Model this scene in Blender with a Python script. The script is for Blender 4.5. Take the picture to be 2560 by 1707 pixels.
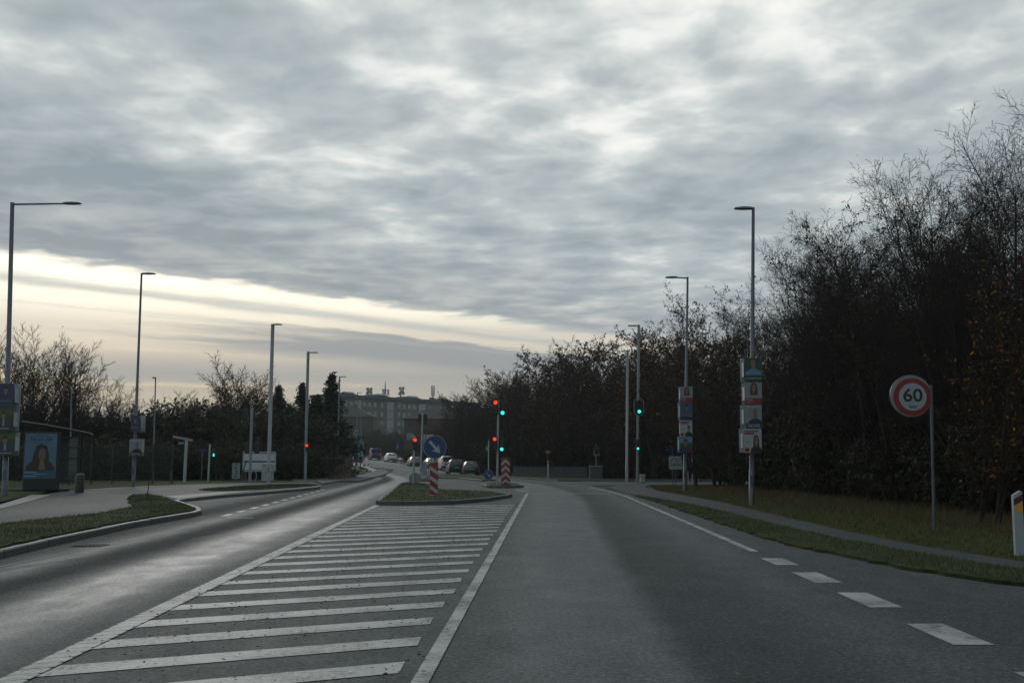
import bpy, bmesh, math, random
import numpy as np
from mathutils import Vector, Matrix, geometry
R = math.radians
random.seed(7)
for _o in list(bpy.data.objects): bpy.data.objects.remove(_o)
SC = bpy.context.scene
COL = SC.collection

# ------------------------------------------------------------------ camera
EYE, FPX, CX, CY, HZ = 1.45, 2700.0, 1280.0, 853.5, 1143.0
PITCH = math.atan((HZ - CY) / FPX)
cam = bpy.data.cameras.new('camera')
cam.sensor_width = 36.0
cam.lens = 36.0 * FPX / 2560.0
cam.clip_start, cam.clip_end = 0.1, 6000.0
camo = bpy.data.objects.new('camera', cam)
camo.location = (0, 0, EYE)
camo.rotation_euler = (R(90) + PITCH, 0, 0)
COL.objects.link(camo)
SC.camera = camo

# ------------------------------------------------------------------ sun, exposure
SUN_AZ, SUN_EL = R(-17.0), R(16.0)
sl = bpy.data.lights.new('sun', 'SUN')
sl.energy, sl.angle, sl.color = 0.5, R(14.0), (1.0, 0.96, 0.90)
so = bpy.data.objects.new('sun', sl)
sdir = Vector((math.sin(SUN_AZ) * math.cos(SUN_EL), math.cos(SUN_AZ) * math.cos(SUN_EL), math.sin(SUN_EL)))
so.rotation_euler = (-sdir).to_track_quat('-Z', 'Y').to_euler()
so.location = (0, 0, 60)
COL.objects.link(so)
vs = SC.view_settings
vs.view_transform, vs.look, vs.exposure, vs.gamma = 'Standard', 'None', 0.0, 1.0
vs.use_curve_mapping = False
SC.cycles.use_denoising = True
SC.cycles.max_bounces = 6
SC.cycles.transparent_max_bounces = 16
SC.cycles.sample_clamp_indirect = 4.0

# ------------------------------------------------------------------ sky: clear low strip under a broken grey cloud deck
W = bpy.data.worlds.new('World')
SC.world = W
W.use_nodes = True
wn, wl = W.node_tree.nodes, W.node_tree.links
wn.clear()

class X:
    """a socket of the sky's node tree that can be added, multiplied ..."""
    def __init__(s, v): s.v = v
    def _op(s, op, o, rev=False, clamp=False):
        n = wn.new('ShaderNodeMath'); n.operation = op; n.use_clamp = clamp
        a, b = (o, s) if rev else (s, o)
        for i, k in enumerate((a, b)):
            if k is None: continue
            k = k.v if isinstance(k, X) else k
            if isinstance(k, (int, float)): n.inputs[i].default_value = k
            else: wl.new(k, n.inputs[i])
        return X(n.outputs[0])
    def __add__(s, o): return s._op('ADD', o)
    __radd__ = __add__
    def __sub__(s, o): return s._op('SUBTRACT', o)
    def __rsub__(s, o): return s._op('SUBTRACT', o, True)
    def __mul__(s, o): return s._op('MULTIPLY', o)
    __rmul__ = __mul__
    def __truediv__(s, o): return s._op('DIVIDE', o)
    def __rtruediv__(s, o): return s._op('DIVIDE', o, True)
    def max(s, o): return s._op('MAXIMUM', o)
    def min(s, o): return s._op('MINIMUM', o)
    def pow(s, o): return s._op('POWER', o)
    def sqrt(s): return s._op('SQRT', None)
    def atan2(s, o): return s._op('ARCTAN2', o)
    def exp(s): return s._op('EXPONENT', None)

def sstep(x, a, b):
    n = wn.new('ShaderNodeMapRange'); n.interpolation_type = 'SMOOTHSTEP'
    wl.new(x.v, n.inputs['Value'])
    n.inputs['From Min'].default_value, n.inputs['From Max'].default_value = a, b
    n.inputs['To Min'].default_value, n.inputs['To Max'].default_value = 0, 1
    return X(n.outputs[0])
def bump(x, c, w):
    t = (x - c) / w
    return (t * t * -1.0).exp()
def vec(x, y, z=0.0):
    n = wn.new('ShaderNodeCombineXYZ')
    for i, k in enumerate((x, y, z)):
        if isinstance(k, X): wl.new(k.v, n.inputs[i])
        else: n.inputs[i].default_value = k
    return n.outputs[0]
def noise(v, scale, detail=6.0, rough=0.55, dist=0.0):
    n = wn.new('ShaderNodeTexNoise')
    wl.new(v, n.inputs['Vector'])
    n.inputs['Scale'].default_value, n.inputs['Detail'].default_value = scale, detail
    n.inputs['Roughness'].default_value, n.inputs['Distortion'].default_value = rough, dist
    return X(n.outputs['Fac'])
def mixc(f, a, b):
    n = wn.new('ShaderNodeMix'); n.data_type = 'RGBA'
    ii = [i for i in n.inputs if i.enabled]
    if isinstance(f, X): wl.new(f.v, n.inputs[0])
    else: n.inputs[0].default_value = f
    for s, k in ((n.inputs[6], a), (n.inputs[7], b)):
        if isinstance(k, tuple): s.default_value = (*k, 1)
        else: wl.new(k, s)
    return n.outputs[2]
def rampc(f, stops):
    n = wn.new('ShaderNodeValToRGB'); cr = n.color_ramp
    while len(cr.elements) < len(stops): cr.elements.new(0.5)
    for e, (p, c) in zip(cr.elements, stops): e.position = p; e.color = (*c, 1)
    wl.new(f.v, n.inputs[0])
    return n.outputs[0]

tc = wn.new('ShaderNodeTexCoord')
sp = wn.new('ShaderNodeSeparateXYZ'); wl.new(tc.outputs['Generated'], sp.inputs[0])
dx, dy, dz = (X(o) for o in sp.outputs)
zc = dz.max(0.012)
px, py = dx / zc, dy / zc                       # where the view ray meets the cloud layer (heights of the layer)
el = dz / (dx * dx + dy * dy).sqrt().max(0.001)  # tangent of the elevation
az = dx.atan2(dy)
P = vec(px, py, 0.3)
q = px * -0.745 + py * 0.667 - 5.35              # across the deck's far edge (a straight line in the layer)
s = px * 0.667 + py * 0.745
sky = wn.new('ShaderNodeTexSky'); sky.sky_type = 'NISHITA'; sky.sun_disc = False
sky.sun_elevation, sky.sun_rotation = SUN_EL, SUN_AZ
sky.air_density, sky.dust_density, sky.ozone_density = 1.2, 3.0, 1.0
sky.altitude = 20.0
# thin bright veil in the clear strip, over the sky texture
nq = noise(vec(s * 0.35, q * 1.3, 1.7), 2.0, 5.0, 0.6)
nh = noise(vec(az * 2.2, el * 26.0, 3.1), 1.6, 6.0, 0.6, 0.3)
veil = rampc(el * 3.2, [(0.0, (.70, .52, .29)), (0.12, (.80, .63, .40)), (0.19, (.80, .67, .46)), (0.27, (.60, .55, .47)),
                        (0.37, (.66, .635, .565)), (0.43, (.97, .935, .81)), (0.50, (1.13, 1.10, .96)), (0.75, (1.08, 1.07, 1.0)), (1.0, (.80, .86, .90))])
skyv = wn.new('ShaderNodeVectorMath'); skyv.operation = 'SCALE'; wl.new(sky.outputs[0], skyv.inputs[0]); skyv.inputs['Scale'].default_value = 0.10
c = mixc(0.97, skyv.outputs[0], veil)
# low banks near the horizon, heavier towards the east
low = sstep(nh + (s * 0.045).min(0.5) - 0.20, 0.40, 0.60) * (1.0 - sstep(el, 0.072, 0.105))
c = mixc(low * 0.85, c, (.35, .365, .365))
haze_y = bump(el, 0.052, 0.012) * (1.0 - sstep(az, -0.35, 0.1)) * 0.35
c = mixc(haze_y, c, (.90, .70, .42))
# a long grey bar and thin streaks lying in the strip, parallel to the deck's edge
nl = noise(vec(s * 0.5, q * 1.0, 8.0), 2.2, 6.0, 0.6, 0.4) - 0.5
bar = sstep(q + nl * 0.9, 1.15, 1.4) * (1.0 - sstep(q + nl * 0.8, 2.7, 3.9)) * sstep(s + nl * 3.0, 3.9, 6.2) * (1.0 - sstep(q * -0.75 + s, 8.5, 12.5))
c = mixc(bar * 0.93, c, (.325, .345, .355))
strk = bump(q + nl * 0.55, 0.70, 0.19) * 0.72 + bump(q + nl * 0.8, 1.55, 0.12) * 0.25
c = mixc(strk, c, (.50, .52, .50))
# the deck
fr = ((px * px + py * py).sqrt() + 1.0).pow(-0.30)   # far cells look larger: the layer has depth
ux, uy = px * fr * 1.2, py * fr * 1.28
n1 = noise(vec(ux, uy, 0.3), 0.80, 3.0, 0.5, 0.3)
n2 = noise(vec(ux, uy, 5.3), 2.6, 6.0, 0.52, 0.35)
n3 = noise(vec(ux, uy * 0.9, 9.1), 6.5, 4.0, 0.5, 0.25)
th = n1 * 0.36 + n2 * 0.40 + n3 * 0.24
edge_thick = (1.0 - sstep(q * -1.0, 0.1, 2.6)) * 0.012
glow = bump(px - 0.45, 0.0, 1.0) * bump(py, 2.25, 0.5) * 0.10 + bump(py, 2.4, 1.6) * 0.012
th = th + edge_thick - glow + 0.022
deck = rampc(th, [(0.335, (1.0, 1.0, .96)), (0.39, (.86, .875, .85)), (0.44, (.635, .68, .675)), (0.48, (.505, .557, .568)), (0.535, (.412, .47, .495)), (0.62, (.30, .358, .40))])
warm = (1.0 - sstep(q * -1.0, 0.0, 2.6))
deck = mixc(warm * 0.6, deck, mixc(sstep(n2 * 0.6 + n3 * 0.4, 0.38, 0.60), (.50, .495, .47), (.335, .365, .38)))
dm = 1.0 - sstep(q + (n2 - 0.5) * 0.8 + (n3 - 0.5) * 0.6, -0.20, 0.16)
c = mixc(dm, c, deck)
W.cycles.sampling_method = 'MANUAL'
W.cycles.sample_map_resolution = 512
bg = wn.new('ShaderNodeBackground'); bg.inputs['Strength'].default_value = 1.0
wl.new(c, bg.inputs['Color'])
wo = wn.new('ShaderNodeOutputWorld'); wl.new(bg.outputs[0], wo.inputs[0])

# ------------------------------------------------------------------ the lie of the land and where things stand on it
_GK = [(-60, 0), (0, 0), (30, 0), (55, -.03), (85, -.27), (115, -.47), (135, -.35), (160, .03), (195, .55), (225, .97), (300, 2.6), (360, 5.0), (430, 8.0), (600, 12.0), (4000, 14.0)]
def interp(K, t):
    if t <= K[0][0]: return K[0][1]
    if t >= K[-1][0]: return K[-1][1]
    for i in range(len(K) - 1):
        if K[i][0] <= t <= K[i + 1][0]: break
    def sl(j):
        if j <= 0 or j >= len(K) - 1:
            a, b = (K[0], K[1]) if j <= 0 else (K[-2], K[-1])
        else: a, b = K[j - 1], K[j + 1]
        return (b[1] - a[1]) / (b[0] - a[0])
    (x0, y0), (x1, y1) = K[i], K[i + 1]
    h = x1 - x0; u = (t - x0) / h
    return (2*u**3 - 3*u*u + 1)*y0 + (u**3 - 2*u*u + u)*h*sl(i) + (-2*u**3 + 3*u*u)*y1 + (u**3 - u*u)*h*sl(i + 1)
def g(y): return interp(_GK, y)
_cp, _sp = math.cos(PITCH), math.sin(PITCH)
def ray(x, y):
    a, b = x - CX, CY - y
    return a, FPX * _cp - b * _sp, FPX * _sp + b * _cp
def at(x, y, off=0.0):
    """point of the ground (or of a surface OFF above it) seen at photograph pixel x, y"""
    a, b, c = ray(x, y)
    t, Y = 0.0, 2.0
    while Y < 900:
        if EYE + c / b * Y <= g(Y) + off: break
        Y += 0.05 if Y < 60 else 0.2
    return Vector((a / b * Y, Y, g(Y) + off))
def at_y(x, y, Y):
    """point at distance Y seen at pixel x, y"""
    a, b, c = ray(x, y)
    return Vector((a / b * Y, Y, EYE + c / b * Y))
def xof(x, Y):
    return (x - CX) / (FPX * _cp + 289.5 * _sp) * Y      # x of a point near the horizon line

# ------------------------------------------------------------------ materials
def new_mat(name):
    m = bpy.data.materials.new(name); m.use_nodes = True
    nt = m.node_tree
    return m, nt, nt.nodes['Principled BSDF']
def node(nt, kind, **kw):
    n = nt.nodes.new(kind)
    for k, v in kw.items(): setattr(n, k, v)
    return n
def tnoise(nt, scale, detail=4, rough=.55, coord='Object', stretch=None):
    tcn = node(nt, 'ShaderNodeTexCoord')
    n = node(nt, 'ShaderNodeTexNoise')
    n.inputs['Scale'].default_value, n.inputs['Detail'].default_value, n.inputs['Roughness'].default_value = scale, detail, rough
    src = tcn.outputs[coord]
    if stretch:
        mp = node(nt, 'ShaderNodeMapping'); mp.inputs['Scale'].default_value = stretch
        nt.links.new(src, mp.inputs[0]); src = mp.outputs[0]
    nt.links.new(src, n.inputs['Vector'])
    return n.outputs['Fac']
def ramp(nt, f, stops):
    n = node(nt, 'ShaderNodeValToRGB'); cr = n.color_ramp
    while len(cr.elements) < len(stops): cr.elements.new(.5)
    for e, (p, c) in zip(cr.elements, stops):
        e.position = p; e.color = (*c, 1) if not isinstance(c, (int, float)) else (c, c, c, 1)
    nt.links.new(f, n.inputs[0]); return n.outputs[0]
def bumpn(nt, bs, f, dist, strength=1.0):
    b = node(nt, 'ShaderNodeBump'); b.inputs['Distance'].default_value = dist; b.inputs['Strength'].default_value = strength
    nt.links.new(f, b.inputs['Height']); nt.links.new(b.outputs[0], bs.inputs['Normal'])
def plain(name, col, rough=.6, metal=0.0, var=.25, scale=6.0, spec=.5, emit=None, bump_=0.0):
    """a base colour broken up by a little noise in value and gloss"""
    m, nt, bs = new_mat(name)
    f = tnoise(nt, scale, 5)
    lo, hi = [c * (1 - var) for c in col], [min(1, c * (1 + var)) for c in col]
    nt.links.new(ramp(nt, f, [(.3, lo), (.7, hi)]), bs.inputs['Base Color'])
    nt.links.new(ramp(nt, f, [(.3, max(.03, rough - .08)), (.7, min(1, rough + .08))]), bs.inputs['Roughness'])
    bs.inputs['Metallic'].default_value = metal
    bs.inputs['Specular IOR Level'].default_value = spec
    if emit:
        bs.inputs['Emission Color'].default_value = (*emit[0], 1); bs.inputs['Emission Strength'].default_value = emit[1]
    if bump_: bumpn(nt, bs, f, bump_)
    return m
M = {}
def asphalt(name, base, attr=False, rough=.78, spec=.3):
    m, nt, bs = new_mat(name)
    L = nt.links.new
    fine = tnoise(nt, 70, 2, .7)
    fine2 = tnoise(nt, 24, 4, .7)
    big = tnoise(nt, .35, 4, .6, stretch=(1, .35, 1))
    def mth(op, a, b=None, cl=False):
        n = node(nt, 'ShaderNodeMath', operation=op, use_clamp=cl)
        for i, k in enumerate((a, b)):
            if k is None: continue
            if isinstance(k, (int, float)): n.inputs[i].default_value = k
            else: L(k, n.inputs[i])
        return n.outputs[0]
    def gs(u, c, w):
        t = mth('DIVIDE', mth('SUBTRACT', u, c), w)
        return mth('EXPONENT', mth('MULTIPLY', mth('MULTIPLY', t, t), -1.0))
    def ss(u, a, b):
        n = node(nt, 'ShaderNodeMapRange', interpolation_type='SMOOTHSTEP'); L(u, n.inputs['Value'])
        n.inputs['From Min'].default_value, n.inputs['From Max'].default_value = a, b
        return n.outputs[0]
    wear = mth('MULTIPLY', mth('SUBTRACT', big, .5), .9)
    if attr:
        # worn wheel paths (smoother, paler), the oil strip between them and a relaid strip with a clean joint, in metres from each lane's centre line
        al = node(nt, 'ShaderNodeAttribute', attribute_name='lane_out').outputs['Fac']
        ar = node(nt, 'ShaderNodeAttribute', attribute_name='lane_own').outputs['Fac']
        jo = node(nt, 'ShaderNodeAttribute', attribute_name='joint').outputs['Fac']
        w1 = mth('MULTIPLY', mth('SUBTRACT', tnoise(nt, .8, 3, .6, stretch=(1, .2, 1)), .5), .35)
        w2 = mth('MULTIPLY', mth('SUBTRACT', tnoise(nt, 1.5, 4, .6, stretch=(1, .3, 1)), .5), .14)
        al = mth('ADD', al, w1); ar = mth('ADD', ar, w1); jo = mth('ADD', jo, w2)
        pos = mth('ADD', mth('ADD', mth('MULTIPLY', mth('MULTIPLY', ss(al, -.2, .5), mth('SUBTRACT', 1.0, ss(al, .95, 1.75))), .7), mth('MULTIPLY', gs(al, -1.15, .38), .45)), mth('ADD', mth('MULTIPLY', mth('MULTIPLY', ss(ar, -2.2, -1.3), mth('SUBTRACT', 1.0, ss(jo, -.22, .16))), .42), mth('MULTIPLY', gs(ar, 1.35, .5), .25)))
        neg = mth('ADD', mth('ADD', gs(al, -.42, .42), mth('MULTIPLY', gs(al, -2.3, .7), .8)), mth('MULTIPLY', mth('MULTIPLY', ss(jo, -.22, .16), mth('SUBTRACT', 1.0, ss(jo, .2, 1.6))), .34))
        trk = mth('SUBTRACT', pos, neg)
        mid = mth('MULTIPLY', mth('SUBTRACT', tnoise(nt, 2.2, 6, .7, stretch=(1, .45, 1)), .5), .9)
        wear = mth('ADD', mth('ADD', mth('MULTIPLY', wear, .7), mid), trk)
    wr = node(nt, 'ShaderNodeMapRange'); wr.inputs['From Min'].default_value = -1; wr.inputs['From Max'].default_value = 1
    L(wear, wr.inputs['Value'])
    wv = wr.outputs[0]
    lo, hi = [c * .55 for c in base], [c * 1.5 for c in base]
    cw = ramp(nt, wv, [(.1, lo), (.5, base), (.95, hi)])
    sm = mth('ADD', mth('MULTIPLY', fine, .45), mth('MULTIPLY', fine2, .55))
    spk = ramp(nt, sm, [(.36, .12), (.46, .7), (.54, 1.15), (.66, 3.4)])
    mx = node(nt, 'ShaderNodeMix', data_type='RGBA', blend_type='MULTIPLY'); mx.inputs[0].default_value = 1.0
    L(cw, mx.inputs[6]); L(spk, mx.inputs[7])
    L(mx.outputs[2], bs.inputs['Base Color'])
    L(ramp(nt, wv, [(.05, min(1, rough + .15)), (.5, rough), (.72, rough - .10), (.98, rough - .30)]), bs.inputs['Roughness'])
    L(ramp(nt, mth('ADD', mth('MULTIPLY', wv, .5), mth('MULTIPLY', fine2, .5)), [(.2, spec * .4), (.5, spec), (.72, spec * 2.1)]), bs.inputs['Specular IOR Level'])
    bumpn(nt, bs, sm, .012, .8)
    return m
M['asphalt'] = asphalt('asphalt_carriageway', (.028, .039, .043), True)
M['asphalt_path'] = asphalt('asphalt_path', (.024, .032, .035), False)
M['asphalt_side'] = asphalt('asphalt_side_road', (.030, .040, .043), False)

def paint_mat():
    m, nt, bs = new_mat('road_paint')
    L = nt.links.new
    f = tnoise(nt, 22, 6, .7); f2 = tnoise(nt, 1.6, 4, .6)
    ad = node(nt, 'ShaderNodeMix', data_type='FLOAT'); L(f, ad.inputs[2]); L(f2, ad.inputs[3]); ad.inputs[0].default_value = .5
    L(ramp(nt, ad.outputs[0], [(.38, (.04, .048, .048)), (.44, (.13, .145, .142)), (.52, (.25, .27, .265)), (.63, (.34, .36, .352))]), bs.inputs['Base Color'])
    bs.inputs['Roughness'].default_value = .62; bs.inputs['Specular IOR Level'].default_value = .35
    bumpn(nt, bs, f, .004)
    return m
M['paint'] = paint_mat()
def grass_ground():
    m, nt, bs = new_mat('turf')
    L = nt.links.new
    f = tnoise(nt, 14, 6, .7); f2 = tnoise(nt, .9, 4)
    a = node(nt, 'ShaderNodeMix', data_type='FLOAT'); L(f, a.inputs[2]); L(f2, a.inputs[3]); a.inputs[0].default_value = .5
    r = ramp(nt, a.outputs[0], [(.35, (.016, .022, .008)), (.5, (.035, .05, .014)), (.62, (.058, .06, .02)), (.75, (.07, .055, .028))])
    L(r, bs.inputs['Base Color']); bs.inputs['Roughness'].default_value = .95
    bs.inputs['Specular IOR Level'].default_value = .15
    bumpn(nt, bs, f, .05)
    return m
M['turf'] = grass_ground()
def leafy(name, stops, rough=.7, spec=.25, trans=0.0):
    m, nt, bs = new_mat(name)
    gi = node(nt, 'ShaderNodeNewGeometry')
    nt.links.new(ramp(nt, gi.outputs['Random Per Island'], stops), bs.inputs['Base Color'])
    bs.inputs['Roughness'].default_value = rough; bs.inputs['Specular IOR Level'].default_value = spec
    return m
M['blade'] = leafy('grass_blades', [(.0, (.018, .036, .007)), (.5, (.034, .056, .012)), (.8, (.055, .055, .017)), (1, (.09, .062, .03))])
M['blade_verge'] = leafy('verge_grass', [(.0, (.036, .047, .009)), (.5, (.064, .074, .015)), (.8, (.10, .085, .024)), (1, (.13, .092, .036))])
M['blade_dry'] = leafy('dry_grass', [(0, (.045, .036, .016)), (.5, (.085, .065, .03)), (1, (.15, .11, .055))])
M['leaf_brown'] = leafy('brown_leaves', [(0, (.016, .011, .007)), (.5, (.032, .019, .009)), (.85, (.055, .028, .010)), (.97, (.09, .042, .011)), (1, (.11, .07, .02))])
M['leaf_rust'] = leafy('rust_leaves', [(0, (.02, .012, .007)), (.5, (.05, .023, .008)), (.8, (.13, .05, .010)), (1, (.24, .12, .018))])
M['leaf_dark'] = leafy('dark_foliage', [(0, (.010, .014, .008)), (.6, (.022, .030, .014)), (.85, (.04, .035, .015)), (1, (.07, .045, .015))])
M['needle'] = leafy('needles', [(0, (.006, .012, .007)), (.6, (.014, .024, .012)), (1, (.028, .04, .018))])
M['litter'] = leafy('dead_leaf', [(0, (.02, .014, .008)), (.6, (.045, .03, .015)), (1, (.10, .06, .025))])
M['bark'] = plain('bark', (.028, .024, .021), .9, var=.4, scale=9, spec=.2)
M['twig'] = plain('twig_bark', (.028, .023, .020), .9, var=.3, scale=3, spec=.2)
M['galv'] = plain('galvanised_steel', (.20, .23, .25), .48, .75, .2, 5)
M['galv_dark'] = plain('dull_steel', (.085, .10, .125), .5, .5, .2, 5)
M['pole_pale'] = plain('pale_grey_paint', (.25, .30, .31), .5, 0, .15, 4)
M['pole_grey'] = plain('grey_paint', (.17, .20, .22), .5, 0, .15, 4)
M['black'] = plain('matt_black', (.012, .013, .014), .6, 0, .2, 8)
M['concrete'] = plain('concrete', (.22, .225, .215), .75, 0, .3, 5, .35, None, .004)
M['kerb'] = plain('granite_kerb', (.065, .073, .073), .65, 0, .35, 12, .4, None, .004)
M['white'] = plain('white_paint', (.23, .285, .31), .45, 0, .06, 4)  # whites, boards, red and prints: dimness of backlit faces put into the colour
M['white_dull'] = plain('dulled_white', (.26, .31, .33), .5, 0, .12, 3)
M['board'] = plain('white_board', (.27, .31, .33), .55, 0, .05, 3)
M['red'] = plain('sign_red', (.17, .012, .015), .4, 0, .12, 4)
M['blue'] = plain('sign_blue', (.008, .034, .125), .4, 0, .12, 4)
M['orange'] = plain('reflector_orange', (.62, .25, .012), .3, 0, .1, 6)
M['navy'] = plain('print_navy', (.014, .03, .075), .5, 0, .1, 4)
M['print_green'] = plain('print_green', (.015, .07, .03), .5, 0, .2, 3)
M['print_olive'] = plain('print_olive', (.05, .065, .015), .5, 0, .3, 3)
M['print_dkgreen'] = plain('print_dark_green', (.012, .045, .03), .5, 0, .2, 3)
M['print_sky'] = plain('print_sky', (.10, .19, .27), .5, 0, .2, 2)
M['print_lblue'] = plain('print_light_blue', (.13, .28, .42), .45, 0, .2, 2)
M['print_teal'] = plain('print_teal', (.03, .08, .13), .45, 0, .2, 2)
M['print_skin'] = plain('print_skin', (.16, .10, .08), .5, 0, .2, 9)
M['print_hair'] = plain('print_hair', (.022, .016, .014), .5, 0, .3, 9)
M['print_grey'] = plain('print_grey', (.17, .20, .225), .5, 0, .15, 3)  # pale print, its backlit dimness put into the grey
M['print_shirt'] = plain('print_shirt', (.10, .17, .28), .5, 0, .2, 5)
M['shelter'] = plain('shelter_green', (.014, .022, .022), .4, .3, .15, 4)
M['cab'] = plain('cabinet_grey', (.26, .29, .31), .5, 0, .1, 3)
M['wood'] = plain('weathered_wood', (.085, .066, .050), .85, 0, .4, 7)
M['wire'] = plain('fence_green', (.018, .035, .028), .5, .2, .2, 3)
M['brick'] = plain('brown_brick', (.055, .045, .038), .85, 0, .3, 2)
M['facade'] = plain('facade_render', (.085, .09, .075), .8, 0, .12, .4)
M['facade_light'] = plain('facade_panel', (.20, .225, .245), .6, 0, .1, .5)
M['roofing'] = plain('roofing_felt', (.035, .04, .044), .7, 0, .2, 1)
M['tile_roof'] = plain('dark_roof_tile', (.028, .026, .026), .75, 0, .25, 1)
M['rubber'] = plain('rubber', (.012, .012, .012), .8, 0, .2, 8)
M['yellow'] = plain('sign_yellow', (.55, .34, .02), .45, 0, .1, 4)
def glass(name, col, rough=.05):
    m, nt, bs = new_mat(name)
    bs.inputs['Base Color'].default_value = (*col, 1); bs.inputs['Roughness'].default_value = rough
    bs.inputs['Specular IOR Level'].default_value = .8
    f = tnoise(nt, .8, 2); bumpn(nt, bs, f, .004, .3)
    return m
M['glass_dark'] = glass('dark_glass', (.010, .013, .015))
M['glass_far'] = glass('window_glass', (.10, .13, .15), .12)
def clear_glass():
    m, nt, bs = new_mat('clear_pane')
    bs.inputs['Base Color'].default_value = (.10, .14, .13, 1)
    bs.inputs['Roughness'].default_value = .04; bs.inputs['Alpha'].default_value = .22
    nt.links.new(ramp(nt, tnoise(nt, 2, 4), [(.3, .55), (.7, .75)]), bs.inputs['Alpha'])
    return m
M['pane'] = clear_glass()
def lens(name, col, st):
    m, nt, bs = new_mat(name)
    bs.inputs['Base Color'].default_value = (col[0] * .3, col[1] * .3, col[2] * .3, 1)
    bs.inputs['Roughness'].default_value = .3
    v = node(nt, 'ShaderNodeTexVoronoi'); v.inputs['Scale'].default_value = 40
    tcn = node(nt, 'ShaderNodeTexCoord'); nt.links.new(tcn.outputs['Object'], v.inputs['Vector'])
    bs.inputs['Emission Color'].default_value = (*col, 1)
    mr = node(nt, 'ShaderNodeMapRange'); mr.inputs['From Max'].default_value = .6
    mr.inputs['To Min'].default_value, mr.inputs['To Max'].default_value = st * 1.2, st * .7
    nt.links.new(v.outputs['Distance'], mr.inputs['Value']); nt.links.new(mr.outputs[0], bs.inputs['Emission Strength'])
    return m
M['lit_red'] = lens('lit_red_lens', (1.0, .045, .012), 1.7)
M['lit_green'] = lens('lit_green_lens', (.03, 1.0, .82), 1.5)
M['lens_off'] = plain('unlit_lens', (.02, .012, .012), .25, 0, .2, 20)
M['tail'] = plain('tail_lamp', (.28, .008, .008), .25, 0, .1, 9)
M['tail_lit'] = plain('lit_tail_lamp', (.3, .01, .01), .3, 0, .1, 9, .5, ((1, .03, .02), .45))

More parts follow.
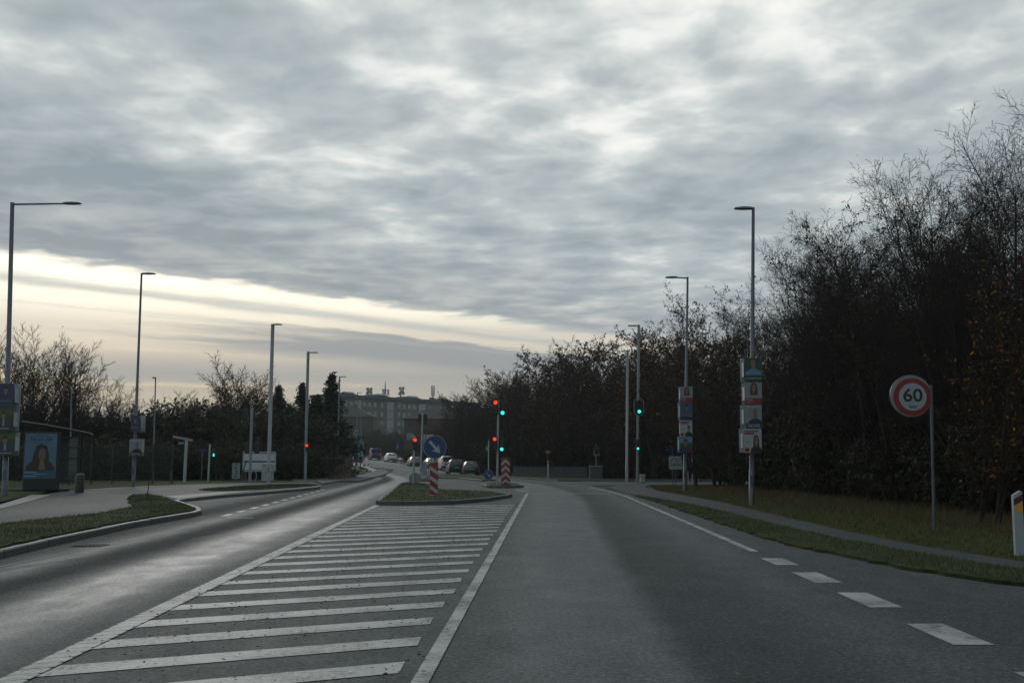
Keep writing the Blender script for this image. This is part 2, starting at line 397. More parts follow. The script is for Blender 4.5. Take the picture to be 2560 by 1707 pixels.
# ------------------------------------------------------------------ mesh helpers
class MB:
    def __init__(s): s.v, s.f, s.m, s.sm = [], [], [], []
    def add(s, vs, fs, mi=0, smooth=False):
        b = len(s.v); s.v += [tuple(v) for v in vs]
        for f in fs: s.f.append(tuple(b + i for i in f)); s.m.append(mi); s.sm.append(smooth)
        return s
    def box(s, c, d, mi=0, bev=0.0, rz=0.0, mtx=None):
        x, y, z = d[0] / 2, d[1] / 2, d[2] / 2
        if bev <= 0:
            vs = [(-x, -y, -z), (x, -y, -z), (x, y, -z), (-x, y, -z), (-x, -y, z), (x, -y, z), (x, y, z), (-x, y, z)]
            fs = [(3, 2, 1, 0), (4, 5, 6, 7), (0, 1, 5, 4), (1, 2, 6, 5), (2, 3, 7, 6), (3, 0, 4, 7)]
        else:
            b = min(bev, x * .49, y * .49, z * .49)
            oc = [(-x + b, -y), (x - b, -y), (x, -y + b), (x, y - b), (x - b, y), (-x + b, y), (-x, y - b), (-x, -y + b)]
            ic = [(-x + b, -y + b), (x - b, -y + b), (x - b, -y + b), (x - b, y - b), (x - b, y - b), (-x + b, y - b), (-x + b, y - b), (-x + b, -y + b)]
            vs = [(p[0], p[1], -z + b) for p in oc] + [(p[0], p[1], z - b) for p in oc] + [(ic[i][0], ic[i][1], -z) for i in (0, 1, 3, 5)] + [(ic[i][0], ic[i][1], z) for i in (0, 1, 3, 5)]
            fs = [(i, (i + 1) % 8, 8 + (i + 1) % 8, 8 + i) for i in range(8)]
            t = 20; fs += [(t, t + 1, t + 2, t + 3), (8, 9, t + 1, t), (9, 10, t + 1), (10, 11, t + 2, t + 1), (11, 12, t + 2), (12, 13, t + 3, t + 2), (13, 14, t + 3), (14, 15, t, t + 3), (15, 8, t)]
            t = 16; fs += [(t + 3, t + 2, t + 1, t), (t, t + 1, 1, 0), (t + 1, 2, 1), (t + 1, t + 2, 3, 2), (t + 2, 4, 3), (t + 2, t + 3, 5, 4), (t + 3, 6, 5), (t + 3, t, 7, 6), (t, 0, 7)]
        cr, sr = math.cos(rz), math.sin(rz)
        vs = [(v[0] * cr - v[1] * sr, v[0] * sr + v[1] * cr, v[2]) for v in vs]
        if mtx: vs = [tuple(mtx @ Vector(v)) for v in vs]
        return s.add([(v[0] + c[0], v[1] + c[1], v[2] + c[2]) for v in vs], fs, mi)
    def tube(s, pts, rad, n=10, mi=0, caps=True):
        pts = [Vector(p) for p in pts]
        if isinstance(rad, (int, float)): rad = [rad] * len(pts)
        vs, fs = [], []
        for i, p in enumerate(pts):
            t = (pts[min(i + 1, len(pts) - 1)] - pts[max(i - 1, 0)]).normalized()
            a = t.orthogonal().normalized() if abs(t.z) < .99 else Vector((1, 0, 0))
            if i and True:
                a = (pa - t * pa.dot(t)).normalized()
            pa = a; b = t.cross(a)
            for k in range(n):
                w = 2 * math.pi * k / n
                vs.append(p + (a * math.cos(w) + b * math.sin(w)) * rad[i])
        for i in range(len(pts) - 1):
            for k in range(n):
                fs.append((i * n + k, i * n + (k + 1) % n, (i + 1) * n + (k + 1) % n, (i + 1) * n + k))
        s.add(vs, fs, mi, True)
        if caps:
            m = len(pts) - 1
            s.add([vs[k] for k in range(n)], [tuple(range(n - 1, -1, -1))], mi)
            s.add([vs[m * n + k] for k in range(n)], [tuple(range(n))], mi)
        return s
    def prism(s, poly, y0, y1, mi=0):
        """polygon in x, z pushed from y0 to y1"""
        n = len(poly)
        vs = [(p[0], y0, p[1]) for p in poly] + [(p[0], y1, p[1]) for p in poly]
        fs = [tuple(range(n)), tuple(range(2 * n - 1, n - 1, -1))] + [(i, n + i, n + (i + 1) % n, (i + 1) % n) for i in range(n)]
        return s.add(vs, fs, mi)
    def build(s, name, mats, parent=None, loc=None, fix=True):
        me = bpy.data.meshes.new(name)
        me.from_pydata(s.v, [], s.f)
        if not isinstance(mats, (list, tuple)): mats = [mats]
        for m in mats: me.materials.append(M[m] if isinstance(m, str) else m)
        me.polygons.foreach_set('material_index', s.m)
        me.polygons.foreach_set('use_smooth', s.sm)
        if fix:
            bm = bmesh.new(); bm.from_mesh(me); bmesh.ops.recalc_face_normals(bm, faces=bm.faces); bm.to_mesh(me); bm.free()
        me.update()
        return link(name, me, parent, loc)
def link(name, me, parent=None, loc=None):
    o = bpy.data.objects.new(name, me); COL.objects.link(o)
    if parent is not None: o.parent = parent
    if loc is not None: o.location = loc
    return o
def fast_mesh(name, V, F, mats, smooth=False, mi=None):
    """V (n,3), F (m,k) arrays; quick for large meshes"""
    me = bpy.data.meshes.new(name)
    V = np.ascontiguousarray(V, np.float32); F = np.ascontiguousarray(F, np.int32)
    m, k = F.shape
    me.vertices.add(len(V)); me.vertices.foreach_set('co', V.ravel())
    me.loops.add(m * k); me.loops.foreach_set('vertex_index', F.ravel())
    me.polygons.add(m); me.polygons.foreach_set('loop_start', np.arange(m, dtype=np.int32) * k)
    for q_ in mats: me.materials.append(M[q_] if isinstance(q_, str) else q_)
    if mi is not None: me.polygons.foreach_set('material_index', np.ascontiguousarray(mi, np.int32))
    if smooth: me.polygons.foreach_set('use_smooth', np.ones(m, bool))
    me.update(calc_edges=True)
    return me
def empty(name, loc, rz=0.0):
    o = bpy.data.objects.new(name, None); o.empty_display_size = .2
    o.location = loc; o.rotation_euler = (0, 0, rz); COL.objects.link(o)
    return o
def tag(o, label=None, cat=None, group=None, kind=None):
    if label: o['label'] = label
    if cat: o['category'] = cat
    if group: o['group'] = group
    if kind: o['kind'] = kind
    return o
def copy_tree(o, parent=None):
    c_ = o.copy(); COL.objects.link(c_); c_.parent = parent
    for ch in o.children: copy_tree(ch, c_)
    return c_
def text_mesh(body, size, mat, parent, loc, name='lettering', rz=0.0, align='CENTER', sx=1.0, bold=0.0):
    """letters standing upright, facing -Y"""
    cu = bpy.data.curves.new('letters', 'FONT'); cu.body = body; cu.size = size; cu.align_x = align; cu.align_y = 'CENTER'
    cu.extrude = .0015; cu.offset = bold; cu.resolution_u = 3
    o = bpy.data.objects.new('letters', cu); COL.objects.link(o)
    bpy.context.view_layer.update()
    me = bpy.data.meshes.new_from_object(o.evaluated_get(bpy.context.evaluated_depsgraph_get()))
    bpy.data.objects.remove(o)
    me.transform(Matrix.Diagonal((sx, 1, 1, 1))); me.transform(Matrix.Rotation(R(90), 4, 'X')); me.transform(Matrix.Rotation(rz, 4, 'Z'))
    me.materials.clear(); me.materials.append(M[mat])
    me.name = name
    return link(name, me, parent, loc)
def ellipse(cx, cz, rx, rz_, n=20, a0=0, a1=360):
    return [(cx + rx * math.cos(R(a0 + (a1 - a0) * i / (n if a1 - a0 == 360 else n - 1))), cz + rz_ * math.sin(R(a0 + (a1 - a0) * i / (n if a1 - a0 == 360 else n - 1)))) for i in range(n)]
def sheet(name, poly, off, mat, step=4.0, skirt=0.0, skirt_mat=None, parent=None, crown=0.0, rough_edge=0.0):
    """flat area following the ground, OFF above it; with SKIRT it is a slab with sides"""
    bd = []
    n = len(poly)
    for i in range(n):
        a, b = Vector(poly[i][:2]), Vector(poly[(i + 1) % n][:2])
        k = max(1, int((b - a).length / (step if not rough_edge else .25)))
        for j in range(k): bd.append(a.lerp(b, j / k))
    if rough_edge:
        rr = random.Random(name)
        bd = [p + Vector((rr.gauss(0, rough_edge), rr.gauss(0, rough_edge))) for p in bd]
    nb = len(bd)
    xs = [p.x for p in bd]; ys = [p.y for p in bd]
    extra = []
    y = min(ys) + step * .5
    while y < max(ys):
        x = min(xs) + step * .5
        while x < max(xs):
            extra.append(Vector((x + random.uniform(-.1, .1) * step, y + random.uniform(-.1, .1) * step))); x += step
        y += step
    if len(extra) > 12000: extra = []
    r = geometry.delaunay_2d_cdt(bd + extra, [], [list(range(nb))], 1, 1e-4)
    vs, fs = r[0], r[2]
    def hgt(p): return g(p.y) + off
    V = [(p.x, p.y, hgt(p)) for p in vs]
    mb = MB(); mb.add(V, fs, 0)
    if skirt:
        V2 = [(p.x, p.y, g(p.y) + off) for p in bd] + [(p.x, p.y, g(p.y) + off - skirt) for p in bd]
        mb.add(V2, [(i, (i + 1) % nb, nb + (i + 1) % nb, nb + i) for i in range(nb)], 1 if skirt_mat else 0)
    o = mb.build(name, [mat] + ([skirt_mat] if skirt_mat else []), parent)
    return o
def strip(name, rows, off, mat, parent=None, attrs=None):
    """rows: list of lists of (x, y); quads between neighbouring rows"""
    nc = len(rows[0])
    V = [(p[0], p[1], g(p[1]) + off) for r_ in rows for p in r_]
    F = [(i * nc + j, i * nc + j + 1, (i + 1) * nc + j + 1, (i + 1) * nc + j) for i in range(len(rows) - 1) for j in range(nc - 1)]
    mb = MB(); mb.add(V, F)
    o = mb.build(name, mat, parent, fix=False)
    if attrs:
        for k, fn in attrs.items():
            a = o.data.attributes.new(k, 'FLOAT', 'POINT')
            a.data.foreach_set('value', [fn(v[0], v[1]) for v in V])
    return o
def along(pts, step):
    """resample a polyline"""
    pts = [Vector(p[:2]) for p in pts]; out = [pts[0]]; rest = step
    for a, b in zip(pts, pts[1:]):
        L = (b - a).length; d = rest
        while d <= L: out.append(a.lerp(b, d / L)); d += step
        rest = d - L
    return out
def ribbon(name, pts, w, off, mat, parent):
    pts = [Vector(p[:2]) for p in pts]
    rows = []
    for i, p in enumerate(pts):
        t = (pts[min(i + 1, len(pts) - 1)] - pts[max(i - 1, 0)]).normalized()
        nrm = Vector((t.y, -t.x)); ww = w[i] if isinstance(w, list) else w
        rows.append([p - nrm * ww / 2, p + nrm * ww / 2])
    return strip(name, rows, off, mat, parent)
_ks = {}
def kerb_run(parent, pts, L=.98, w=.14, h=.16, top=.12, mat='kerb'):
    """kerb stones laid end to end along a line, each its own piece"""
    q_ = along(pts, L + .012)
    if (L, w, h, mat) not in _ks:
        mb = MB(); mb.box((0, 0, -h / 2), (L, w, h), 0, .018)
        o = mb.build('kerb_stone', mat); _ks[(L, w, h, mat)] = o.data; bpy.data.objects.remove(o)
    me = _ks[(L, w, h, mat)]
    for a, b in zip(q_, q_[1:]):
        m = (a + b) / 2
        o = link('kerb_stone', me, parent, (m.x, m.y, g(m.y) + top + random.uniform(-.004, .004)))
        o.rotation_euler = (0, math.atan2(g(b.y) - g(a.y), (b - a).length) * -1, math.atan2(b.y - a.y, b.x - a.x) + random.uniform(-.008, .008))
def P2(*pts): return [at(x, y)[:2] for x, y in pts]

# ------------------------------------------------------------------ ground
rows = []
ys = [-8, 0, 5, 10, 15, 20, 26, 32, 40, 48, 56, 64, 72, 80, 90, 100, 110, 120, 130, 140, 150, 160, 175, 190, 205, 220, 240, 260, 280, 300, 330, 360, 395, 430, 480, 540, 600, 800, 1200, 2000, 3000]
xs = [-2000, -900, -400, -200, -120, -80, -50, -30, -18, -8, 0, 8, 18, 30, 50, 80, 120, 200, 400, 900, 2000]
ground = strip('ground', [[(x, y) for x in xs] for y in ys], -.012, 'turf')
tag(ground, kind='structure')

# ------------------------------------------------------------------ the main road: our lane, the oncoming lane, one sheet
OWN = [(-8, 1.35), (0, 1.5), (20, 1.85), (40, 2.35), (53, 2.0), (65, 1.2), (80, -.5), (100, -2.6), (120, -5.0), (140, -8.6), (152, -11.3), (165, -14.8), (195, -22.4), (225, -29.5), (260, -38.5), (320, -56)]
OUT = [(-8, -4.6), (0, -4.9), (20, -5.5), (32, -5.95), (45, -6.5), (60, -7.4), (80, -8.9), (95, -10.6), (110, -12.6), (130, -16.2), (150, -20.5), (165, -23.5), (195, -29.5), (225, -36), (260, -44.5), (320, -61)]
def own(y): return interp(OWN, y)
def out(y): return interp(OUT, y)
LEFT = [(-8, -15), (40, -15), (52, -15), (64, -13), (80, -11.3), (95, -12.9), (110, -14.9), (130, -18.6), (150, -23), (165, -26), (195, -32), (225, -38.7), (260, -47.5), (320, -64)]
RIGHT = [(-8, 7.2), (8, 6.9), (12.2, 6.0), (14, 5.25), (16, 4.85), (18, 4.62), (28, 4.62), (40, 4.68), (50, 4.4), (58, 4.2), (66, 4.0), (80, 2.0), (100, -.2), (120, -2.6), (140, -6.2), (152, -8.8), (165, -12.2), (195, -19.6), (225, -26.6), (260, -35.4), (320, -53)]
ry = [-8 + 2 * i for i in range(100)] + [192 + 4 * i for i in range(32)]
road = strip('road', [[(interp(LEFT, y) + (interp(RIGHT, y) - interp(LEFT, y)) * j / 60, y) for j in range(61)] for y in ry], .004, 'asphalt',
             None, {'lane_own': lambda x, y: x - own(y), 'joint': lambda x, y: x - own(y) - min(.2, -.5 + .018 * y), 'lane_out': lambda x, y: x - out(y)})
tag(road, kind='structure')
# side street crossing behind the islands
side_r = sheet('side_street', [(3.6, 57.5), (9, 60.5), (16, 62.8), (30, 64.5), (60, 66), (60, 74), (30, 73), (16, 72.3), (9, 72), (2.2, 74), (2.0, 66)], .010, 'asphalt_side', 3)
tag(side_r, kind='structure')
side_l = sheet('side_street', [(-11, 57), (-13.6, 58.4), (-14.6, 62), (-14.8, 66), (-14, 70), (-11.6, 73)], .010, 'asphalt_side', 3)
tag(side_l, kind='structure')

# markings: each stripe and line a thin sheet of its own on the road
def lineX(a, b): return lambda y: a + b * y
hl, hr = lineX(-3.02, -.032), lineX(-.83, .033)
n_st = 26
for i in range(n_st):
    y0 = 6.40 + 1.072 * i                     # at the right-hand end
    xr = hr(y0) - .19 + random.uniform(-.015, .015)
    yl = y0 - .5 * (xr - hl(y0)); xl = hl(yl) + .10; yl = y0 - .5 * (xr - xl)
    t = .395 + random.uniform(-.02, .02)
    k = 7
    ra = [(xl + (xr - xl) * j / k, yl + (y0 - yl) * j / k) for j in range(k + 1)]
    st = strip('hatch_stripe', [ra, [(p[0], p[1] + t) for p in ra]], .0085, 'paint', road)
ribbon('hatch_border_line', [(hr(y), y) for y in np.arange(3.5, 45.2, 1.5)], .115, .0125, 'paint', road)
ribbon('hatch_border_line', [(hl(y), y) for y in np.arange(3.0, 33.2, 1.5)], .17, .0125, 'paint', road)
mb = MB()                                     # raised ribs of the profiled line
for y in np.arange(4.0, 22.0, .20):
    t_ = .165; a_, b_ = hl(y) - .10, hl(y) + .10; yo = .5 * .10
    mb.add([(a_, y - yo, g(y) + .013), (b_, y + yo, g(y) + .013), (b_, y + yo + t_, g(y) + .013), (a_, y - yo + t_, g(y) + .013), (a_ + .01, y - yo + .015, g(y) + .0150), (b_ - .01, y + yo + .015, g(y) + .0150), (b_ - .01, y + yo + t_ - .015, g(y) + .0150), (a_ + .01, y - yo + t_ - .015, g(y) + .0150)], [(4, 5, 6, 7), (0, 1, 5, 4), (1, 2, 6, 5), (2, 3, 7, 6), (3, 0, 4, 7)])
tag(mb.build('line_ribs', 'paint', road), kind='stuff')
edge = lambda y: 3.37 + .022 * y
for a, b in ((4.4, 5.45), (6.45, 7.5), (8.57, 9.64), (10.67, 11.83), (12.75, 13.9), (14.8, 15.8)):
    e_ = edge((a + b) / 2)
    strip('broken_edge_line', [[(e_ - .15, a), (e_ + .17, a)], [(e_ - .15 + .02, b), (e_ + .17 + .02, b)]], .0085, 'paint', road)
ribbon('edge_line', [(edge(y), y) for y in np.arange(16.9, 41, 1.5)] + [(4.25, 42), (4.18, 46), (4.02, 50), (3.8, 54)], .13, .0085, 'paint', road)
for i in range(5):
    y0 = 46.5 + i * 2.2
    strip('short_cross_bar', [[(.16, y0), (.78, y0)], [(.16, y0 + .55), (.78, y0 + .55)]], .0085, 'paint', road)
# bus bay: broken line across its mouth, thin line along the lane before it
d0, d1 = at(556, 1291), at(815, 1222.5)
nd = 12
for i in range(nd):
    a = d0.lerp(d1, (i + .05) / nd); b = d0.lerp(d1, (i + .55) / nd)
    ribbon('bay_dash', [a, b], .16, .0085, 'paint', road)
ribbon('bay_stop_line', [at(566, 1295), at(634, 1295.5)], .14, .0125, 'paint', road)
ribbon('lane_line', along(P2((-120, 1446), (0, 1417), (120, 1393), (250, 1367), (400, 1335), (535, 1302)), 1.0), .05, .0085, plain('worn_paint', (.10, .11, .108), .7, var=.5, scale=9, spec=.2), road)
# tar-sealed joints
ribbon('tar_seam', along(P2((-40, 1436), (110, 1410), (250, 1390), (345, 1377), (432, 1367), (440, 1363), (430, 1356), (436, 1352), (470, 1344), (560, 1326), (640, 1305)), .6), .022, .0165, plain('tar', (.012, .012, .013), .85, spec=.15), road)
ribbon('stop_line', [(.7, 43.6), (4.0, 43.9)], .32, .0085, 'paint', road)
ribbon('far_centre_line', [((own(y) * .55 + out(y) * .45), y) for y in range(128, 300, 6)], .13, .0085, 'paint', road)
ribbon('far_edge_line', [(interp(RIGHT, y) - .5, y) for y in range(86, 300, 6)], .13, .0085, 'paint', road)

# ------------------------------------------------------------------ left side: raised pavement, verges, platform
KERB_L = P2((-420, 1508), (-160, 1437), (0, 1394), (109, 1367), (218, 1342), (326, 1318), (435, 1299), (484, 1290.5), (500, 1285), (490, 1277), (462, 1267), (436, 1258), (470, 1252.5), (544, 1245), (653, 1236), (730, 1229), (789, 1223), (799, 1219.5))
FAR_L = P2((772, 1213), (707, 1212), (599, 1213), (490, 1216), (381, 1221), (245, 1229), (150, 1234.5), (60, 1252), (0, 1268), (-160, 1300), (-420, 1345))
pav = sheet('pavement', KERB_L + FAR_L, .10, 'asphalt_path', 3, .11, 'kerb'); tag(pav, kind='structure')
kerb_run(pav, KERB_L, .98, .14, .17, .115)
kerb_run(pav, FAR_L[:7], 1.0, .35, .1, .122, 'concrete')
lawn = sheet('lawn', P2((797, 1211), (707, 1210.5), (599, 1211.8), (490, 1214.8), (381, 1219.7), (245, 1227.5), (140, 1232)) + [(-26, 46), (-60, 46), (-120, 78), (-60, 80), (-24, 78), (-15.6, 72)], .115, 'turf', 3)
tag(lawn, kind='structure')
lawn2 = sheet('lawn', P2((0, 1264), (60, 1248), (118, 1235)) + [(-21.5, 43.6), (-26, 42), (-60, 30), (-30, 18), (-16.5, 20)], .115, 'turf', 3)
tag(lawn2, kind='structure')
V1 = P2((-420, 1497), (-160, 1432), (0, 1389), (109, 1362), (218, 1337), (326, 1314), (435, 1295), (480, 1287.5), (490, 1284), (478, 1278), (435, 1262), (403, 1249), (370, 1243.5), (330, 1246), (318, 1256), (335, 1277), (245, 1296), (109, 1312), (0, 1326), (-160, 1352), (-420, 1400))
verge1 = sheet('grass_verge', V1, .135, 'turf', 1.2, .04, None, None, 0, .03); tag(verge1, kind='structure')
V2 = P2((497, 1230.5), (520, 1233), (560, 1233.5), (653, 1229.5), (730, 1224.5), (795, 1219), (770, 1216.8), (707, 1216.5), (620, 1221), (560, 1225))
verge2 = sheet('grass_verge', V2, .135, 'turf', 1.5, .04, None, None, 0, .03); tag(verge2, kind='structure')
# pale paving slabs: boarding platform of the bus bay and the strip beside the shelter
def slabs(name, quad, nu, nv, off):
    root = sheet(name, quad, off - .006, 'kerb', 3); tag(root, kind='structure')
    a, b, c_, d = [Vector(p[:2]) for p in quad]
    for i in range(nu):
        for j in range(nv):
            gq = .06 / max(nu, 1) if nu > 1 else 0
            def pt(u, v): return a.lerp(b, u).lerp(d.lerp(c_, u), v)
            e = .012
            u0, u1, v0, v1 = i / nu, (i + 1) / nu, j / nv, (j + 1) / nv
            us, vs_ = .02 / max(.1, (b - a).length), .02 / max(.1, (d - a).length)
            pp = [pt(u0 + us, v0 + vs_), pt(u1 - us, v0 + vs_), pt(u1 - us, v1 - vs_), pt(u0 + us, v1 - vs_)]
            z = random.uniform(0, .006)
            mb = MB(); mb.add([(p.x, p.y, g(p.y) + off + z) for p in pp] + [(p.x, p.y, g(p.y) + off - .05) for p in pp], [(0, 1, 2, 3), (0, 4, 5, 1), (1, 5, 6, 2), (2, 6, 7, 3), (3, 7, 4, 0)])
            mb.build('paving_slab', 'concrete', root)
slabs('bus_platform', P2((412, 1249), (548, 1237), (640, 1233.5), (446, 1255)), 12, 1, .118)
slabs('slab_footway', P2((-170, 1330), (22, 1277), (128, 1245.5), (80, 1244)), 14, 2, .118)

# the far left: cycle path, narrow verge and grass along the road that bends away
fp = sheet('cycle_path', P2((805, 1213), (850, 1205), (897, 1205), (940, 1194), (975, 1180), (950, 1172), (938, 1178), (920, 1185), (880, 1192), (830, 1199), (790, 1206)), .11, 'asphalt_path', 3, .12, 'kerb'); tag(fp, kind='structure')
fv = sheet('grass_verge', P2((934, 1171), (960, 1172), (982, 1175.5), (978, 1179), (955, 1174.5)), .13, 'turf', 2, .14, 'kerb'); tag(fv, kind='structure')
fl = sheet('lawn', P2((785, 1205.5), (830, 1197), (880, 1190), (915, 1183), (920, 1175), (900, 1166), (870, 1163), (840, 1163), (790, 1175), (740, 1190), (730, 1205)), .14, 'turf', 3, .15, 'concrete'); tag(fl, kind='structure')

# ------------------------------------------------------------------ right side: grass strip, cycle path
S1 = P2((1585, 1240), (1660, 1262), (1715, 1282), (1824, 1318)) + [(4.50, 20), (4.58, 17.9), (4.85, 15.9), (5.15, 14), (5.5, 12.9), (5.85, 12.2), (6.6, 11.2), (7.6, 10.4), (9.4, 9.4), (9.8, 10.4), (8.2, 11.5), (7.2, 12.5), (6.5, 13.6), (6.0, 16.4), (5.72, 18.8), (5.6, 23), (5.58, 28), (5.4, 33.7)]
gs_ = sheet('grass_strip', S1, .05, 'turf', 1.2, .06, None, None, 0, .04); tag(gs_, kind='structure')
CP = [(9.9, 10.5), (8.3, 11.6), (7.25, 12.7), (6.55, 13.8), (6.05, 16.5), (5.77, 18.8), (5.65, 23), (5.63, 28), (5.45, 33.7), (4.75, 41.5), (4.55, 47), (4.7, 54), (5.6, 57.6), (7.4, 58.8), (6.6, 54), (6.3, 48), (6.55, 41.6), (6.75, 34.6), (6.6, 27.4), (6.52, 21.6), (6.6, 18), (7.1, 15), (8.0, 13.3), (9.2, 12), (10.6, 11)]
cp = sheet('cycle_path', CP, .022, 'asphalt_path', 1.5, .03, None, None, 0, .025); tag(cp, kind='structure')
far_r = sheet('grass_strip', [(3.2, 76), (8, 74), (16, 74.3), (16, 80), (6, 84), (2.4, 100), (0, 118), (-3, 138), (-6, 151), (-9.4, 165), (-16.8, 195), (-24, 225), (-32, 260), (-34.2, 260), (-26, 225), (-18.7, 195), (-11.3, 165), (-7.9, 151), (-5.2, 138), (-1.8, 118), (.8, 99)], .10, 'turf', 4, .12, 'kerb'); tag(far_r, kind='structure')
far_p = sheet('footway', [(8, 84), (5.2, 100), (2.8, 118), (-.3, 138), (-3.2, 151), (-6.6, 165), (-14, 195), (-21, 225), (-29, 260), (-31, 260), (-23, 225), (-15.9, 195), (-8.6, 165), (-5.2, 151), (-2.2, 138), (.9, 118), (3.3, 100), (6.1, 84)], .06, 'concrete', 4, .08); tag(far_p, kind='structure')
patch = sheet('grass_strip', P2((1403, 1202), (1415, 1197.5), (1440, 1195.5), (1465, 1198), (1472, 1201), (1440, 1203.5)), .06, 'turf', 2, .08); tag(patch, kind='structure')

# ------------------------------------------------------------------ traffic islands
I1 = P2((943, 1262), (1010, 1262.5), (1120, 1261), (1200, 1255), (1262, 1246), (1276, 1242.5), (1250, 1238), (1180, 1232), (1110, 1230), (1085, 1221), (1062, 1213), (1030, 1210), (1003, 1212), (985, 1228), (965, 1246))
isl = sheet('traffic_island', I1, .12, 'turf', 1.2, .13, 'kerb', None, 0, 0); tag(isl, kind='structure')
kerb_run(isl, I1 + I1[:1], .78, .15, .2, .128)
I2 = P2((1207, 1216), (1222, 1220), (1265, 1220.5), (1306, 1219), (1300, 1213.5), (1270, 1209.5), (1230, 1209.5))
isl2 = sheet('traffic_island', I2, .12, 'turf', 2, .13, 'kerb'); tag(isl2, kind='structure')
kerb_run(isl2, I2 + I2[:1], .78, .15, .2, .128)
I3 = P2((1062, 1191), (1110, 1187), (1180, 1189), (1225, 1196), (1240, 1202), (1205, 1203.5), (1150, 1197.5), (1100, 1196), (1064, 1196))
isl3 = sheet('median_island', I3, .12, 'turf', 2, .13, 'kerb'); tag(isl3, kind='structure')
kerb_run(isl3, I3 + I3[:1], .98, .15, .2, .128)
I4 = P2((1040, 1203), (1078, 1204), (1080, 1198), (1060, 1197), (1042, 1200))
isl4 = sheet('median_island', I4, .12, 'turf', 2, .13, 'kerb'); tag(isl4, kind='structure')

# drain grating in the gutter by the left kerb
dp = at(226, 1363, .012)
mb = MB(); mb.box((dp.x, dp.y, dp.z - .012), (.50, .42, .03), 0, .006); dg_ = mb.build('drain_frame', 'rubber', road)
for k in range(7):
    mb = MB(); mb.box((dp.x - .19 + k * .063, dp.y, dp.z + .006), (.034, .34, .012), 0, .003); mb.build('grate_bar', 'rubber', dg_)

# ------------------------------------------------------------------ street lamps
def px2m(Y): return Y / FPX
def lamp(label, base, top, arm_px, off=0.0, Y=None, r0=.08, r1=.045, mat='galv_dark', lum=.62, group='street lamps along the road', head=True):
    """base, top: pixels; arm_px: where the arm's lamp head ends"""
    if Y is None: b = at(base[0], base[1], off)
    else: b = Vector((at_y(base[0], HZ, Y).x, Y, g(Y) + off))
    Y = b.y
    t = at_y(top[0], top[1], Y) - b
    al = at_y(arm_px, top[1] + 4, Y).x - b.x - t.x
    sgn = 1 if al > 0 else -1
    root = empty('street_lamp', b); tag(root, label, 'street lamp', group)
    H = t.z
    mb = MB(); mb.tube([(0, 0, -.1), (t.x * .12, 0, H * .12), (t.x * .121, 0, H * .1201), (t.x, 0, H)], [r0, r0 * .97, r0 * .85, r1], 14); mb.build('pole', mat, root)
    mb = MB(); mb.box((.0, -r0 - .004, .75), (r0 * 1.1, .012, .32), 0, .004); mb.build('inspection_door', mat, root)
    if head:
        hl_ = min(lum, abs(al) * .95)
        a0, a1 = t.x, t.x + al - sgn * hl_
        if abs(al) > lum + .15:
            mb = MB(); mb.tube([(a0, 0, H - .06), (a1, 0, H - .035)], [.036, .03], 10); mb.build('arm', mat, root)
        else:
            mb = MB(); mb.tube([(a0, 0, H - .06), (a1 + sgn * .02, 0, H - .05)], [.036, .03], 8); mb.build('arm', mat, root)
        z = H - .03
        prof = [(0, .028), (.12, .04), (.5, .045), (.92, .03), (1.0, .008)]
        mb = MB(); vs, fs = [], []
        for u, h_ in prof:
            x = a1 + sgn * hl_ * u; w = .07 + .08 * math.sin(math.pi * min(1, u * .9 + .1))
            vs += [(x, -w, z - .02), (x, w, z - .02), (x, w * .8, z + h_), (x, -w * .8, z + h_)]
        for i in range(len(prof) - 1):
            for k in range(4): fs.append((i * 4 + k, i * 4 + (k + 1) % 4, i * 4 + 4 + (k + 1) % 4, i * 4 + 4 + k))
        fs += [(0, 1, 2, 3), (16, 17, 18, 19)]
        mb.add(vs, fs); hd = mb.build('lamp_head', mat, root)
        mb = MB(); mb.box((a1 + sgn * hl_ * .55, 0, z - .024), (hl_ * .6, .16, .008)); mb.build('diffuser', 'glass_far', hd)
    return root, b, t
LA = lamp('tall lamp with a long arm beside the bus shelter', (12, 1240), (31, 507), 203, .115, r0=.105, r1=.07, mat='galv_dark')
LB = lamp('thin tall lamp with two stacked posters in front of the green fence', (333, 1217), (354, 683), 389, .115, r0=.085)
lamp('short path lamp rising behind the green fence', (384, 1190), (389, 943), 381, 0, 62, .05, .035, 'galv_dark', .3)
lamp('slim lamp column standing behind the bus shelter', (177, 1200), (179, 980), 184, 0, 56, .04, .035, 'galv_dark', .25)
LE = lamp('lamp on a thick pale pole beside the grey roadside cabinets', (671, 1207), (682, 810), 706, .115, r0=.12, r1=.10, mat='pole_grey', lum=.5)
LG = lamp('lamp in front of the plank fence and tall conifer', (843, 1190), (849, 941), 866, .1, 96, .09, .06, 'galv_dark', .5)
LH = lamp('far lamp with a stack of posters where the road bends away', (889, 1178), (894, 981), 905, .14, None, .08, .05, 'galv_dark', .5)
LI = lamp('farthest lamp on the bend, carrying posters with a red foot', (901, 1168.5), (904, 1012), 914, .1, None, .08, .05, 'galv_dark', .5)
R1 = lamp('tall lamp carrying four posters beside the cycle path', (1879, 1263), (1883, 519), 1835, 0, r0=.085, r1=.05, lum=.62)
R2 = lamp('lamp with a long arm, four posters and a white board beside it', (1712, 1228), (1719, 692), 1663, 0, r0=.085, r1=.045, lum=.55)
R4 = lamp('lamp on a pale pole behind the single green signal', (1566, 1200), (1569, 877), 1551, 0, 74, .10, .09, 'pole_grey', .35)

